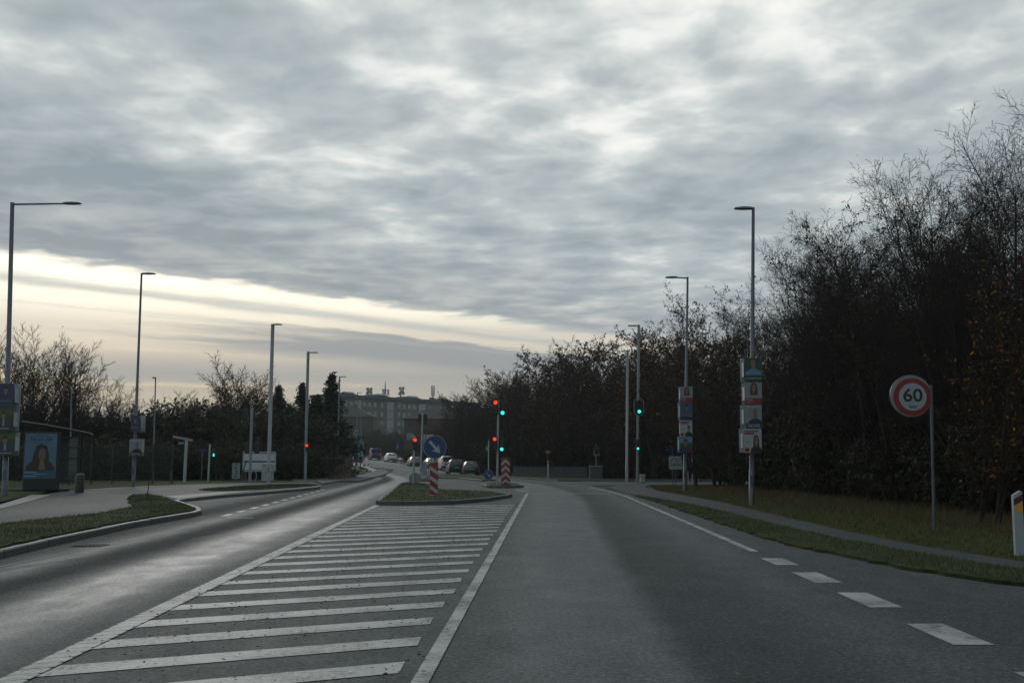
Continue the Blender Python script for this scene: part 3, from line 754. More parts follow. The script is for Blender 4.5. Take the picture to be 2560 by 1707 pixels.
# ------------------------------------------------------------------ election posters, each a pair of boards strapped round a pole
def portrait(parent, cx, z0, w, h, hair='print_hair', skin='print_skin', coat='navy', longh=False, y=-.006):
    """head and shoulders, flat print"""
    mb = MB(); sh = [(cx - w * .5, z0), (cx + w * .5, z0), (cx + w * .46, z0 + h * .22), (cx + w * .2, z0 + h * .36), (cx + w * .1, z0 + h * .42), (cx - w * .1, z0 + h * .42), (cx - w * .2, z0 + h * .36), (cx - w * .46, z0 + h * .22)]
    mb.prism(sh, y - .0005, y + .001); mb.build('printed_shoulders', coat, parent)
    if longh:
        mb = MB(); mb.prism([(cx - w * .27, z0 + h * .22), (cx + w * .27, z0 + h * .22), (cx + w * .25, z0 + h * .7), (cx + w * .16, z0 + h * .93), (cx, z0 + h), (cx - w * .16, z0 + h * .93), (cx - w * .25, z0 + h * .7)], y - .0015, y); mb.build('printed_hair', hair, parent)
    mb = MB(); mb.prism(ellipse(cx, z0 + h * .64, w * .15, h * .25, 16), y - .003, y - .0018)
    mb.prism([(cx - w * .07, z0 + h * .34), (cx + w * .07, z0 + h * .34), (cx + w * .07, z0 + h * .5), (cx - w * .07, z0 + h * .5)], y - .0028, y - .0018); mb.build('printed_face', skin, parent)
    if not longh:
        mb = MB(); mb.prism(ellipse(cx, z0 + h * .72, w * .16, h * .2, 14, 0, 180), y - .0045, y - .0032); mb.build('printed_hair', hair if hair != 'bald' else skin, parent)
def bars(parent, x0, x1, zs, t, mat, y=-.008):
    for z in zs:
        mb = MB(); x = x0; mb.box(((x0 + x1) / 2, y, z), (x1 - x0, .002, t)); mb.build('printed_line', mat, parent)
def poster(lampinfo, x0, x1, ya, yb, style, label, back=0.0, group='election posters on the lamp posts', turn=0.0):
    root_l, b, t = lampinfo
    Y = b.y - .16
    c0, c1 = at_y(x0, yb, Y), at_y(x1, ya, Y)
    w, h = c1.x - c0.x, c1.z - c0.z
    o = empty('election_poster', ((c0.x + c1.x) / 2, Y, c0.z), turn); tag(o, label, 'poster', group)
    bg = {'red_woman': 'print_grey', 'green_man': 'print_dkgreen', 'hove': 'print_grey', 'badge': 'board', 'teal': 'print_teal', 'suit': 'print_sky', 'navy': 'navy', 'olive': 'print_dkgreen', 'far': 'print_teal', 'far_red': 'print_lblue'}[style]
    mb = MB(); mb.box((0, 0, h / 2), (w, .008, h - .01), 0, .002); mb.build('front_board', bg, o)
    mb = MB(); mb.box((back, .33, h / 2 + .01), (w, .008, h - .01), 0, .002); mb.build('back_board', 'board', o)
    for sx in (-1, 1):
        mb = MB(); mb.box((sx * (w / 2 - .01) + back * .5, .165, h * .5), (.006, .322, h * .6)); mb.build('side_flap', 'board', o)
    for z in (.25, .8):
        mb = MB(); mb.tube([(0 + .1 * math.cos(R(a)), .16 + .1 * math.sin(R(a)), h * z) for a in range(0, 361, 30)], .005, 4); mb.build('cable_tie', 'black', o)
    W2 = w / 2
    if style == 'red_woman':
        portrait(o, 0.02, h * .28, w * .8, h * .7, coat='print_grey', longh=True)
        mb = MB(); mb.box((0, -.007, h * .155), (w * .99, .003, h * .29)); mb.build('colour_band', 'red', o)
        bars(o, -W2 * .85, -W2 * .1, [h * .22], h * .06, 'print_grey', -.0105); bars(o, -W2 * .85, 0, [h * .11], h * .035, 'print_grey', -.0105)
    elif style == 'green_man':
        mb = MB(); mb.box((0, -.006, h * .8), (w * .99, .002, h * .36)); mb.build('printed_trees', 'print_dkgreen', o)
        portrait(o, 0, h * .25, w * .95, h * .72, hair='bald', coat='print_shirt', y=-.009)
        mb = MB(); mb.box((0, -.0115, h * .26), (w * .99, .002, h * .06)); mb.build('colour_band', 'print_green', o)
        mb = MB(); mb.box((0, -.0115, h * .12), (w * .99, .002, h * .2)); mb.build('colour_band', 'print_dkgreen', o)
        bars(o, -W2 * .9, W2 * .9, [h * .14], h * .045, 'print_grey', -.0145)
    elif style == 'hove':
        portrait(o, w * .12, h * .14, w * .8, h * .76, hair='bald', coat='black')
        mb = MB(); mb.box((W2 * .06, -.0135, h * .115), (w * .9, .002, h * .2)); mb.build('colour_band', 'navy', o)
        text_mesh('HOVE', h * .19, 'white', o, (W2 * .06, -.016, h * .11), sx=min(1.0, w / (h * .75)), bold=.003)
        bars(o, -W2 * .8, W2 * .9, [h * .93], h * .04, 'white_dull')
    elif style == 'badge':
        portrait(o, w * .2, 0.01, w * .62, h * .74, coat='black', longh=(back < 0))
        bars(o, -W2 * .88, W2 * .66, [h * .89], h * .055, 'red'); bars(o, -W2 * .88, W2 * .2, [h * .80], h * .07, 'red'); bars(o, -W2 * .88, -W2 * .2, [h * .46], h * .03, 'print_grey')
        mb = MB(); mb.prism(ellipse(-W2 * .62, h * .13, w * .13, h * .085, 16), -.0105, -.0085); mb.build('printed_badge', 'red', o)
    elif style == 'teal':
        portrait(o, 0, h * .22, w * .8, h * .75, coat='print_teal', skin='print_skin', hair='print_hair')
        mb = MB(); mb.box((0, -.0115, h * .11), (w * .98, .002, h * .2)); mb.build('colour_band', 'navy', o)
        bars(o, -W2 * .85, W2 * .8, [h * .26], h * .03, 'print_grey', -.0115)
    elif style == 'suit':
        mb = MB(); mb.box((0, -.006, h * .38), (w * .98, .002, h * .5)); mb.build('printed_field', 'print_green', o)
        portrait(o, 0, h * .12, w * .9, h * .8, coat='navy', y=-.0095)
        mb = MB(); mb.box((0, -.0135, h * .1), (w * .98, .002, h * .18)); mb.build('colour_band', 'blue', o)
        mb = MB(); mb.box((W2 * .66, -.0165, h * .14), (w * .28, .002, h * .24)); mb.build('colour_patch', 'red', o)
    elif style == 'navy':
        portrait(o, w * .0, h * .28, w * .85, h * .68, coat='navy')
        bars(o, -W2 * .9, W2 * .8, [h * .27], h * .025, 'print_grey', -.0115)
    elif style == 'olive':
        mb = MB(); mb.box((0, -.006, h * .78), (w * .98, .002, h * .24)); mb.build('printed_field', 'print_olive', o)
        portrait(o, -w * .1, h * .2, w * .9, h * .72, coat='navy', y=-.0095)
        mb = MB(); mb.box((-w * .08, -.0135, h * .36), (w * .14, .002, h * .26)); mb.build('printed_shirt', 'print_grey', o)
        mb = MB(); mb.box((0, -.0135, h * .1), (w * .98, .002, h * .18)); mb.build('colour_band', 'print_dkgreen', o)
        bars(o, -W2 * .8, W2 * .6, [h * .12], h * .045, 'print_grey', -.0165)
    elif style == 'far':
        portrait(o, 0, h * .2, w * .9, h * .7, coat='navy'); bars(o, -W2 * .9, W2 * .9, [h * .95], h * .07, 'print_grey')
    elif style == 'far_red':
        portrait(o, 0, h * .3, w * .9, h * .65, coat='navy'); bars(o, -W2 * .96, W2 * .96, [h * .14], h * .26, 'red')
    return o
poster(R1, 1861.5, 1904.5, 894, 954, 'green_man', 'topmost poster by the cycle path: man in light blue shirt above green band', -.06)
poster(R1, 1862, 1904, 955, 1012, 'red_woman', 'poster by the cycle path: dark-haired woman above a wide red band', -.02)
poster(R1, 1861.5, 1904, 1012, 1071, 'hove', 'large HOVE poster on the lamp beside the cycle path', -.06)
poster(R1, 1859, 1903.5, 1071, 1132, 'badge', 'lowest poster by the cycle path: woman in black, red lines and badge', -.06)
poster(R2, 1700.5, 1731.5, 966, 1006, 'red_woman', 'topmost poster on the long-armed lamp: dark-haired woman, narrow red band', -.02)
poster(R2, 1701, 1731, 1006, 1050, 'teal', 'dark teal poster under the dark-haired woman on the long-armed lamp', -.06)
poster(R2, 1700, 1730.5, 1050, 1091, 'badge', 'white poster on the long-armed lamp: bald man and round red badge', .02)
poster(R2, 1698, 1730.5, 1091, 1132, 'suit', 'lowest poster on the long-armed lamp: suited man, sky behind, blue band', -.02)
poster(LA, -8, 36, 958, 1018, 'navy', 'navy poster at the top of the stack beside the bus shelter', .10)
poster(LA, -8, 33, 1018, 1078, 'olive', 'middle poster beside the bus shelter: suited man on green', .09)
poster(LA, -6, 39, 1080, 1139, 'olive', 'lowest poster beside the bus shelter: suited man on green', .01)
poster(LB, 326, 351, 1038, 1080, 'navy', 'dark poster with a pale edge above the HOVE poster by the fence', .13)
poster(LB, 322.5, 355.5, 1097, 1140, 'hove', 'small HOVE poster on the lamp before the green fence', .0)
poster(LH, 884, 896.5, 1106, 1131, 'far', 'upper blue-grey poster on the far lamp at the bend', .05)
poster(LH, 884, 896.5, 1131, 1156, 'far', 'lower blue-grey poster on the far lamp at the bend', .0)
poster(LI, 896.5, 907, 1102, 1128, 'far', 'upper poster on the farthest lamp at the bend', .05)
poster(LI, 896.5, 907, 1128, 1157, 'far_red', 'lower poster with a red foot on the farthest lamp', .0)
poster(LG, 838, 853.5, 1134, 1156, 'teal', 'small pale poster on the lamp in front of the plank fence', .02)

# ------------------------------------------------------------------ signals
def disc(mb, cx, y, cz, r, d, n=24, mi=0): mb.prism(ellipse(cx, cz, r, r, n), y, y + d, mi)
def signal_head(root, lx, lz, lit, w=.27, h=.76, r=.098, ly=-.13, face=-1, plate=None, lens_off=True):
    """three-lens head; lit: 'red', 'green' or None; face -1 looks at the camera, +1 away"""
    hd_y = ly
    mb = MB(); mb.box((lx, hd_y, lz), (w, .16, h), 0, .03); hd = mb.build('signal_head', 'black', root)
    if plate:
        pw, ph = plate; n = 14
        outl = [(lx + (pw / 2) * math.cos(a), lz + ph / 2 - pw / 2 + (pw / 2) * math.sin(a)) for a in np.linspace(0, math.pi, n)] + [(lx + (pw / 2) * math.cos(a), lz - ph / 2 + pw / 2 + (pw / 2) * math.sin(a)) for a in np.linspace(math.pi, 2 * math.pi, n)]
        mb = MB(); mb.prism(outl, hd_y + .085, hd_y + .095); mb.build('backing_plate', 'black', hd)
        mb = MB(); pts = [(p[0], hd_y + .08, p[1]) for p in outl]; mb.tube(pts + pts[:1], .014, 6, 0, False); mb.build('plate_rim', 'white_dull', hd)
    for k, nm in enumerate(('red', 'amber', 'green')):
        z = lz + (1 - k) * h * .315
        yf = hd_y + face * .081
        mb = MB(); disc(mb, lx, min(yf, yf + face * .012), z, r, .012, 20)
        mb.build('lens', 'lit_' + nm if lit == nm else 'lens_off', hd)
        mb = MB(); vs, fs = [], []
        n = 10
        for i in range(n + 1):
            a = R(-20 + 220 * i / n); c_, s_ = math.cos(a) * (r + .008), math.sin(a) * (r + .008)
            vs += [(lx + c_, yf, z + s_), (lx + c_, yf + face * .15 * (.55 + .45 * max(0, math.sin(a))), z + s_)]
        for i in range(n): fs.append((2 * i, 2 * i + 2, 2 * i + 3, 2 * i + 1))
        mb.add(vs, fs); mb.build('visor', 'black', hd, fix=False)
    return hd
def small_head(root, lx, lz, lit, h=.5, r=.06, ly=-.1, face=-1, n=2):
    mb = MB(); mb.box((lx, ly, lz), (.17, .13, h), 0, .02); hd = mb.build('signal_head', 'black', root)
    for k in range(n):
        z = lz + (n - 1 - 2 * k) * h * .5 / n
        nm = 'red' if k == 0 else ('green' if k == n - 1 else 'amber')
        mb = MB(); yf = ly + face * .066; disc(mb, lx, min(yf, yf + face * .01), z, r, .01, 16); mb.build('lens', 'lit_' + nm if lit == nm else 'lens_off', hd)
    return hd
def post(name, base, topy, label, cat, r=.055, mat='pole_pale', off=.0, Y=None, topx=None, cap=True, group=None):
    b = at(base[0], base[1], off) if Y is None else Vector((at_y(base[0], HZ, Y).x, Y, g(Y) + off))
    t = at_y(base[0] if topx is None else topx, topy, b.y) - b
    root = empty(name, b); tag(root, label, cat, group)
    mb = MB(); mb.tube([(0, 0, -.05), (t.x, 0, t.z)], r, 12); mb.build('pole', mat, root)
    def loc(x, y): return at_y(x, y, b.y) - b
    return root, b, t, loc
# mast in front of the right-hand island: red for turning, green for straight on
S, b, t, loc = post('traffic_signal', (1243, 1210), 1000, 'mast with two red and two green signals beside the chevron board', 'traffic signal', .055, 'pole_pale', .12, None, 1246, group='traffic signals at the junction')
for (x, y, lit) in ((1239, 1018, 'red'), (1256.5, 1020.5, 'green')):
    p = loc(x, y); signal_head(S, p.x, p.z, lit)
for (x, y, lit) in ((1237, 1108.5, 'red'), (1254.5, 1111.5, 'green')):
    p = loc(x, y); signal_head(S, p.x, p.z, lit, .24, .72, .088)
# signal beside the cycle path on the right, on a lamp column
S, b, t, loc = post('traffic_signal', (1593, 1210), 812, 'lamp column with one oval-backed green signal by the side street', 'traffic signal', .075, 'pole_grey', .0, None, 1597, group='traffic signals at the junction')
p = loc(1597, 1018); signal_head(S, p.x, p.z, 'green', .3, .80, .10, plate=(.56, 1.0))
p = loc(1594, 1112); small_head(S, p.x, p.z, 'green', .62, .068, n=3)
p = loc(1572, 816); mb = MB(); mb.tube([(t.x, 0, t.z - .05), (p.x + .3, 0, t.z - .05)], .035, 8); mb.build('arm', 'galv_dark', S)
mb = MB(); mb.box((p.x + .2, 0, t.z - .05), (.5, .2, .06), 0, .02); mb.build('lamp_head', 'galv_dark', S)
p = loc(1588, 1098); mb = MB(); mb.tube([(p.x, -.05, p.z - .1), (p.x, -.05, p.z + .1)], .025, 8); mb.build('detector', 'galv_dark', S)
# two poles on the near island: back-to-back heads, and a low red signal
S, b, t, loc = post('traffic_signal', (1051, 1196), 1032, 'tall pole with dark signal heads facing away behind the blue arrow', 'traffic signal', .07, 'pole_pale', .12, None, 1056.5, group='traffic signals at the junction')
for x in (1050, 1063):
    p = loc(x, 1048); signal_head(S, p.x, p.z, None, .3, .78, .098, .14, 1)
p = loc(1047, 1118); signal_head(S, p.x, p.z, None, .22, .62, .07, .12, 1)
p = loc(1061, 1172); mb = MB(); mb.box((p.x, .1, p.z), (.32, .25, 1.05), 0, .02); mb.build('control_box', 'pole_grey', S)
mb = MB(); mb.box((-.0 + loc(1053, 1175).x, -.075, loc(1053, 1175).z), (.07, .05, .2), 0, .01); mb.build('push_button', 'black', S)
S, b, t, loc = post('traffic_signal', (1033, 1208), 1089, 'low pole with a single red signal over a round sign back', 'traffic signal', .06, 'pole_pale', .12, None, 1036, group='traffic signals at the junction')
p = loc(1038.5, 1109.5); signal_head(S, p.x, p.z, 'red', .22, .66, .09)
p = loc(1037, 1196); mb = MB(); disc(mb, p.x, .07, p.z, .30, .006, 28); sg = mb.build('round_plate', 'pole_grey', S)
mb = MB(); pts = [(p.x + .30 * math.cos(R(a)), .073, p.z + .30 * math.sin(R(a))) for a in range(0, 361, 12)]; mb.tube(pts, .012, 5, 0, False); mb.build('plate_rim', 'galv_dark', sg)
# signals across the side street on the left
S, b, t, loc = post('traffic_signal', (522, 1211), 1110, 'thin white post with a green walking figure light', 'traffic signal', .06, 'pole_pale', .1, 66, 525, group='traffic signals at the junction')
p = loc(535, 1132); small_head(S, p.x, p.z, None, .5, .09, .0)
mb = MB(); q_ = loc(535, 1136.5); mb.prism([(q_.x - .05, q_.z - .09), (q_.x + .055, q_.z - .09), (q_.x + .045, q_.z + .03), (q_.x + .02, q_.z + .09), (q_.x - .02, q_.z + .09), (q_.x - .045, q_.z + .03)], -.085, -.078); mb.build('walking_figure', 'lit_green', S)
S, b, t, loc = post('traffic_signal', (626, 1208), 1021, 'pale signal mast in front of the white board, heads facing away', 'traffic signal', .085, 'pole_grey', .1, 64, 630, group='traffic signals at the junction')
for x, y in ((612, 1036), (617, 1118), (641, 1118)):
    p = loc(x, y); signal_head(S, p.x, p.z, None, .27, .72, .095, .14, 1)
S, b, t, loc = post('traffic_signal', (764, 1204), 879, 'lamp column carrying a red figure light beside the plank fence', 'traffic signal', .095, 'pole_grey', .1, 70, 770.5, group='traffic signals at the junction')
p = loc(768, 1118); small_head(S, p.x, p.z, 'red', .5, .085)
p = loc(793, 884); mb = MB(); mb.tube([(t.x, 0, t.z - .06), (p.x - .3, 0, t.z - .06)], .035, 8); mb.build('arm', 'galv_dark', S)
mb = MB(); mb.box((p.x - .2, 0, t.z - .06), (.45, .2, .06), 0, .02); mb.build('lamp_head', 'galv_dark', S)

# ------------------------------------------------------------------ signs and markers
def round_sign(root, p, r, face_mat, y=-.075, rim='pole_grey'):
    mb = MB(); disc(mb, p.x, y, p.z, r, .012, 40); pl = mb.build('sign_plate', face_mat, root)
    mb = MB(); mb.tube([(p.x + r * math.cos(R(a)), y + .004, p.z + r * math.sin(R(a))) for a in range(0, 361, 9)], .012, 6, 0, False); mb.build('plate_rim', rim, pl)
    return pl
def arrow(parent, cx, cz, L, y, mat):
    a = R(-48); ca, sa = math.cos(a), math.sin(a)
    pts = [(-L * .5, -L * .085), (L * .12, -L * .085), (L * .02, -L * .30), (L * .5, 0), (L * .02, L * .30), (L * .12, L * .085), (-L * .5, L * .085)]
    mb = MB(); mb.prism([(cx + q_[0] * ca - q_[1] * sa, cz + q_[0] * sa + q_[1] * ca) for q_ in pts], y, y + .003); mb.build('arrow', mat, parent)
# keep-right arrow over a striped marker on the near island
S, b, t, loc = post('keep_right_marker', (1084, 1247), 1098, 'round blue sign with white arrow above red and white striped marker', 'road sign', .028, 'galv', .12, None, 1088)
p = loc(1087.5, 1117.5); pl = round_sign(S, p, .365, 'blue'); arrow(pl, p.x, p.z, .52, -.0795, 'white_dull')
c0, c1 = loc(1074.5, 1239), loc(1095.5, 1156)
w, h = c1.x - c0.x, c1.z - c0.z
mb = MB(); mb.box(((c0.x + c1.x) / 2, -.055, (c0.z + c1.z) / 2), (w, .05, h), 0, .01); bd = mb.build('marker_board', 'red', S)
sl_ = .62
for k in range(4):
    za = c1.z - .10 - k * h * .285
    xs_ = (c0.x + .004, c1.x - .004)
    poly = [(xs_[0], za + .0), (xs_[1], za - sl_ * w * 1.1), (xs_[1], za - sl_ * w * 1.1 - h * .115), (xs_[0], za - h * .115)]
    poly = [(x, max(c0.z + .006, min(c1.z - .006, z))) for x, z in poly]
    if abs(poly[0][1] - poly[3][1]) < .01 and abs(poly[1][1] - poly[2][1]) < .01: continue
    mb = MB(); mb.prism(poly, -.0835, -.0805); mb.build('white_stripe', 'white_dull', bd)
# chevron board
bb = at(1264, 1212, .12)
S = empty('chevron_board', bb); tag(S, 'red board with stacked white chevrons on the small island', 'road marker')
c0, c1 = at_y(1253, 1211, bb.y) - bb, at_y(1275.5, 1144.5, bb.y) - bb
w, h = c1.x - c0.x, c1.z - c0.z
mb = MB(); mb.box((0, 0, h / 2 + .01), (w, .12, h), 0, .03); bd = mb.build('board', 'red', S)
for k in range(4):
    za = h * (.97 - k * .245)
    pts = [(0, za), (w * .46, za - w * .42), (w * .46, za - w * .42 - h * .105), (0, za - h * .105), (-w * .46, za - w * .42 - h * .105), (-w * .46, za - w * .42)]
    pts = [(x, max(.03, z)) for x, z in pts]
    mb = MB(); mb.prism(pts, -.0635, -.0605); mb.build('white_chevron', 'white_dull', bd)
mb = MB(); mb.box((0, 0, .02), (w * 1.1, .2, .05), 0, .015); mb.build('foot', 'black', S)
# small keep-right sign beyond it
S, b, t, loc = post('keep_right_sign', (1221, 1200), 1100, 'small round blue arrow sign low on a thin post past the chevrons', 'road sign', .04, 'pole_pale', .12, None, 1221.5)
p = loc(1221.5, 1186.5); pl = round_sign(S, p, .31, 'blue', -.06); arrow(pl, p.x, p.z, .4, -.0645, 'print_grey')
p = loc(1217, 1122); mb = MB(); mb.box((p.x, .0, p.z), (.12, .1, .3), 0, .02); mb.build('small_head', 'pole_grey', S)
# white direction board behind the blue arrow
S, b, t, loc = post('direction_sign', (1071, 1190), 1090, 'white panel with a route diagram partly behind the blue arrow', 'road sign', .04, 'galv', 0, 118)
c0, c1 = loc(1058, 1110), loc(1083.5, 1086)
mb = MB(); mb.box(((c0.x + c1.x) / 2, -.06, (c0.z + c1.z) / 2), (c1.x - c0.x, .02, c1.z - c0.z), 0, .008); pl = mb.build('sign_plate', 'white_dull', S)
cx, cz = c0.x + .28, c0.z + .32
mb = MB(); mb.tube([(cx + .2 * math.cos(R(a)), -.074, cz + .2 * math.sin(R(a))) for a in range(0, 361, 30)], .035, 4, 0, False); mb.box((cx, -.074, cz + .42), (.07, .006, .45)); mb.build('route_diagram', 'black', pl)
# speed limit
S, b, t, loc = post('speed_limit_sign', (2336, 1329), 962, 'round red and white 60 km speed limit sign beside the cycle path', 'road sign', .03, 'galv_dark', 0, None, 2327.5)
p = loc(2280.5, 992); r = .372
mb = MB(); disc(mb, p.x - .025, -.005, p.z + .02, r + .045, .02, 48); mb.build('backing_plate', 'galv', S)
mb = MB(); disc(mb, p.x, -.022, p.z, r, .014, 48); pl = mb.build('red_ring', 'red', S)
mb = MB(); disc(mb, p.x, -.0265, p.z, r * .735, .003, 48); mb.build('white_disc', 'white', pl)
text_mesh('60', .36, 'black', S, (p.x, -.0295, p.z + .02), 'numerals', sx=1.12, bold=.006)
text_mesh('km', .11, 'navy', S, (p.x, -.0295, p.z - .19), 'unit_letters', sx=1.1, bold=.001)
for z in (-.18, .18):
    mb = MB(); mb.box((p.x + r * .5, .03, p.z + z), (r * 1.2, .02, .035), 0, .004); mb.build('bracket', 'galv', S)
# reflector post
bb = at(2549, 1386, 0)
S = empty('reflector_post', bb, R(-8)); tag(S, 'white roadside post with orange reflector at the edge of the grass', 'marker post')
w, h = .13, .95
mb = MB(); mb.prism([(-w / 2, -.05), (w / 2, -.05), (w / 2, h - .02), (w / 2 - .02, h), (-w / 2 + .03, h - .05), (-w / 2, h - .07)], -.05, .05); mb.build('body', 'white_dull', S)
mb = MB(); mb.prism([(-w / 2 + .003, h * .79 - .02), (w / 2 - .003, h * .84), (w / 2 - .003, h * .95), (-w / 2 + .003, h * .885 - .02)], -.0535, -.0505); mb.build('dark_band', plain('band_maroon', (.06, .012, .012), .5), S)
mb = MB(); mb.prism([(-w / 2 + .03, h * .66), (w / 2 - .012, h * .66), (w / 2 - .012, h * .82), (-w / 2 + .03, h * .78)], -.0565, -.0545); mb.build('reflector', 'orange', S)
# housing-company board, street name plate and short white post behind the long-armed lamp
S, b, t, loc = post('board_sign', (1688, 1214), 1140, 'square white Lejerbo board on a thin stake by the side street', 'sign', .022, 'galv_dark', 0, 56)
c0, c1 = loc(1672, 1173), loc(1705, 1140)
mb = MB(); mb.box(((c0.x + c1.x) / 2, -.05, (c0.z + c1.z) / 2), (c1.x - c0.x, .02, c1.z - c0.z), 0, .004); pl = mb.build('panel', 'board', S)
mx, mz, hh = (c0.x + c1.x) / 2, (c0.z + c1.z) / 2, c1.z - c0.z
text_mesh('Lejerbo', .19, 'print_hair', S, (mx, -.062, mz - hh * .13), sx=.95, bold=.004)
mb = MB(); mb.tube([(mx - .08 + .13 * math.cos(R(a)), -.062, mz + hh * .10 + .16 * math.sin(R(a))) for a in range(-20, 201, 20)], .022, 5); mb.build('logo_arch', plain('logo_maroon', (.12, .02, .03), .5), S)
S, b, t, loc = post('street_name_sign', (1681, 1213), 1120, 'narrow blue street name plate above the white Lejerbo board', 'street sign', .025, 'galv_dark', 0, 58)
c0, c1 = loc(1664, 1126.5), loc(1700, 1121.5)
mb = MB(); mb.box(((c0.x + c1.x) / 2, -.03, (c0.z + c1.z) / 2), (c1.x - c0.x, .02, c1.z - c0.z), 0, .004); mb.build('name_plate', 'blue', S)
post('white_post', (1731, 1212), 1138, 'pale post partly hidden behind the lowest poster of the long-armed lamp', 'post', .06, 'pole_pale', 0, 64)
post('short_post', (1720, 1208), 1178, 'short white stub post right behind the long-armed lamp', 'post', .03, 'white_dull', 0, 60)
# blue information sign, far round sign and stub beyond the junction
S, b, t, loc = post('information_sign', (994, 1148), 1103, 'small blue information sign beside the far bend', 'road sign', .04, 'galv_dark', 0, 210)
c0, c1 = loc(989.5, 1124), loc(998.5, 1102.5)
mb = MB(); mb.box(((c0.x + c1.x) / 2, -.06, (c0.z + c1.z) / 2), (c1.x - c0.x, .03, c1.z - c0.z), 0, .02); pl = mb.build('sign_plate', 'blue', S)
mb = MB(); mb.box(((c0.x + c1.x) / 2 - .05, -.078, (c0.z + c1.z) / 2 - .3), (.2, .006, .5)); mb.box(((c0.x + c1.x) / 2 + .1, -.078, (c0.z + c1.z) / 2 - .1), (.3, .006, .2)); mb.build('pictogram', 'print_grey', pl)
S, b, t, loc = post('name_plate_pole', (1300, 1164), 1040, 'thin far pole with a pale street name plate across the junction', 'street sign', .05, 'pole_grey', 0, 112, 1304)
c0, c1 = loc(1295, 1138), loc(1309, 1132)
mb = MB(); mb.box(((c0.x + c1.x) / 2, -.07, (c0.z + c1.z) / 2), (c1.x - c0.x, .02, c1.z - c0.z), 0, .004); mb.build('name_plate', 'print_lblue', S)
S, b, t, loc = post('speed_limit_sign', (1313, 1163), 1122, 'tiny far round red and white sign across the junction', 'road sign', .03, 'galv_dark', 0, 118)
p = loc(1313.5, 1122); mb = MB(); disc(mb, p.x, -.06, p.z, .27, .02, 20); pl = mb.build('red_ring', 'red', S); mb = MB(); disc(mb, p.x, -.066, p.z, .18, .004, 20); mb.build('white_disc', 'white_dull', pl)
S, b, t, loc = post('warning_sign', (1369, 1166), 1126, 'small yellow oval sign in front of the dark trees', 'road sign', .025, 'galv_dark', 0, 96)
p = loc(1370, 1129.5); mb = MB(); mb.prism(ellipse(p.x, p.z, .19, .12, 20), -.05, -.03); pl = mb.build('sign_plate', 'yellow', S); mb = MB(); mb.prism(ellipse(p.x, p.z, .12, .05, 16), -.054, -.0515); mb.build('symbol', 'black', pl)
S, b, t, loc = post('marker_post', (1370.5, 1187), 1151, 'short white marker post at the far low fence', 'marker post', .085, 'white', 0, 88)
p = loc(1370.5, 1156); mb = MB(); mb.box((p.x, -.09, p.z), (.1, .02, .12), 0, .005); mb.build('dark_band', 'print_dkgreen', S)

# ------------------------------------------------------------------ boxes, cabinets, fences
def cabinet(name, x0, x1, ya, yb, Y, label, cat='cabinet', mat='cab', depth=.4, doors=1, lid='white_dull', off=.1):
    c0, c1 = at_y(x0, yb, Y), at_y(x1, ya, Y)
    w = c1.x - c0.x; z0 = g(Y) + off; h = c1.z - z0
    root = empty(name, ((c0.x + c1.x) / 2, Y, z0)); tag(root, label, cat)
    mb = MB(); mb.box((0, 0, h / 2), (w, depth, h), 0, .015); mb.build('housing', mat, root)
    mb = MB(); mb.box((0, -.01, h + .02), (w + .06, depth + .08, .04), 0, .012); mb.build('lid', lid, root)
    for k in range(doors):
        dw = (w - .06) / doors
        mb = MB(); mb.box((-w / 2 + .03 + dw * (k + .5), -depth / 2 - .006, h * .52), (dw - .02, .014, h * .86), 0, .004); d = mb.build('door', mat, root)
        mb = MB(); mb.box((-w / 2 + .03 + dw * (k + .85), -depth / 2 - .02, h * .55), (.03, .02, .12), 0, .006); mb.build('handle', 'black', d)
    mb = MB(); mb.box((0, 0, .04), (w + .03, depth + .03, .09), 0, .01); mb.build('plinth', 'kerb', root)
    return root
cabinet('control_cabinet', 655, 670, 1161, 1208, 63.2, 'tall grey roadside cabinet standing in front of the pale lamp pole', doors=1)
cabinet('control_cabinet', 674, 683, 1162, 1207, 64.6, 'narrow grey cabinet to the right of the pale lamp pole', doors=1)
cabinet('control_cabinet', 1600, 1612, 1187, 1206, 66, 'low grey cabinet at the foot of the single green signal', off=0)
cabinet('storage_box', 1474, 1505, 1165.5, 1190, 84, 'low broad bin with a pale lid at the low far fence', 'box', plain('bin_grey', (.05, .058, .06), .6), .9, 2, 'white', 0)
S, b, t, loc = post('meter_post', (1490, 1168), 1110, 'small pale meter box on a pole above the broad bin', 'meter', .05, 'pole_grey', 0, 86.5)
c0, c1 = loc(1484, 1139), loc(1498, 1119)
mb = MB(); mb.box(((c0.x + c1.x) / 2, -.14, (c0.z + c1.z) / 2), (c1.x - c0.x, .18, c1.z - c0.z), 0, .02); bx_ = mb.build('box', 'print_grey', S)
mb = MB(); mb.box(((c0.x + c1.x) / 2, -.234, (c0.z + c1.z) / 2), ((c1.x - c0.x) * .7, .008, (c1.z - c0.z) * .6), 0, .002); mb.build('dial_window', 'glass_dark', bx_)
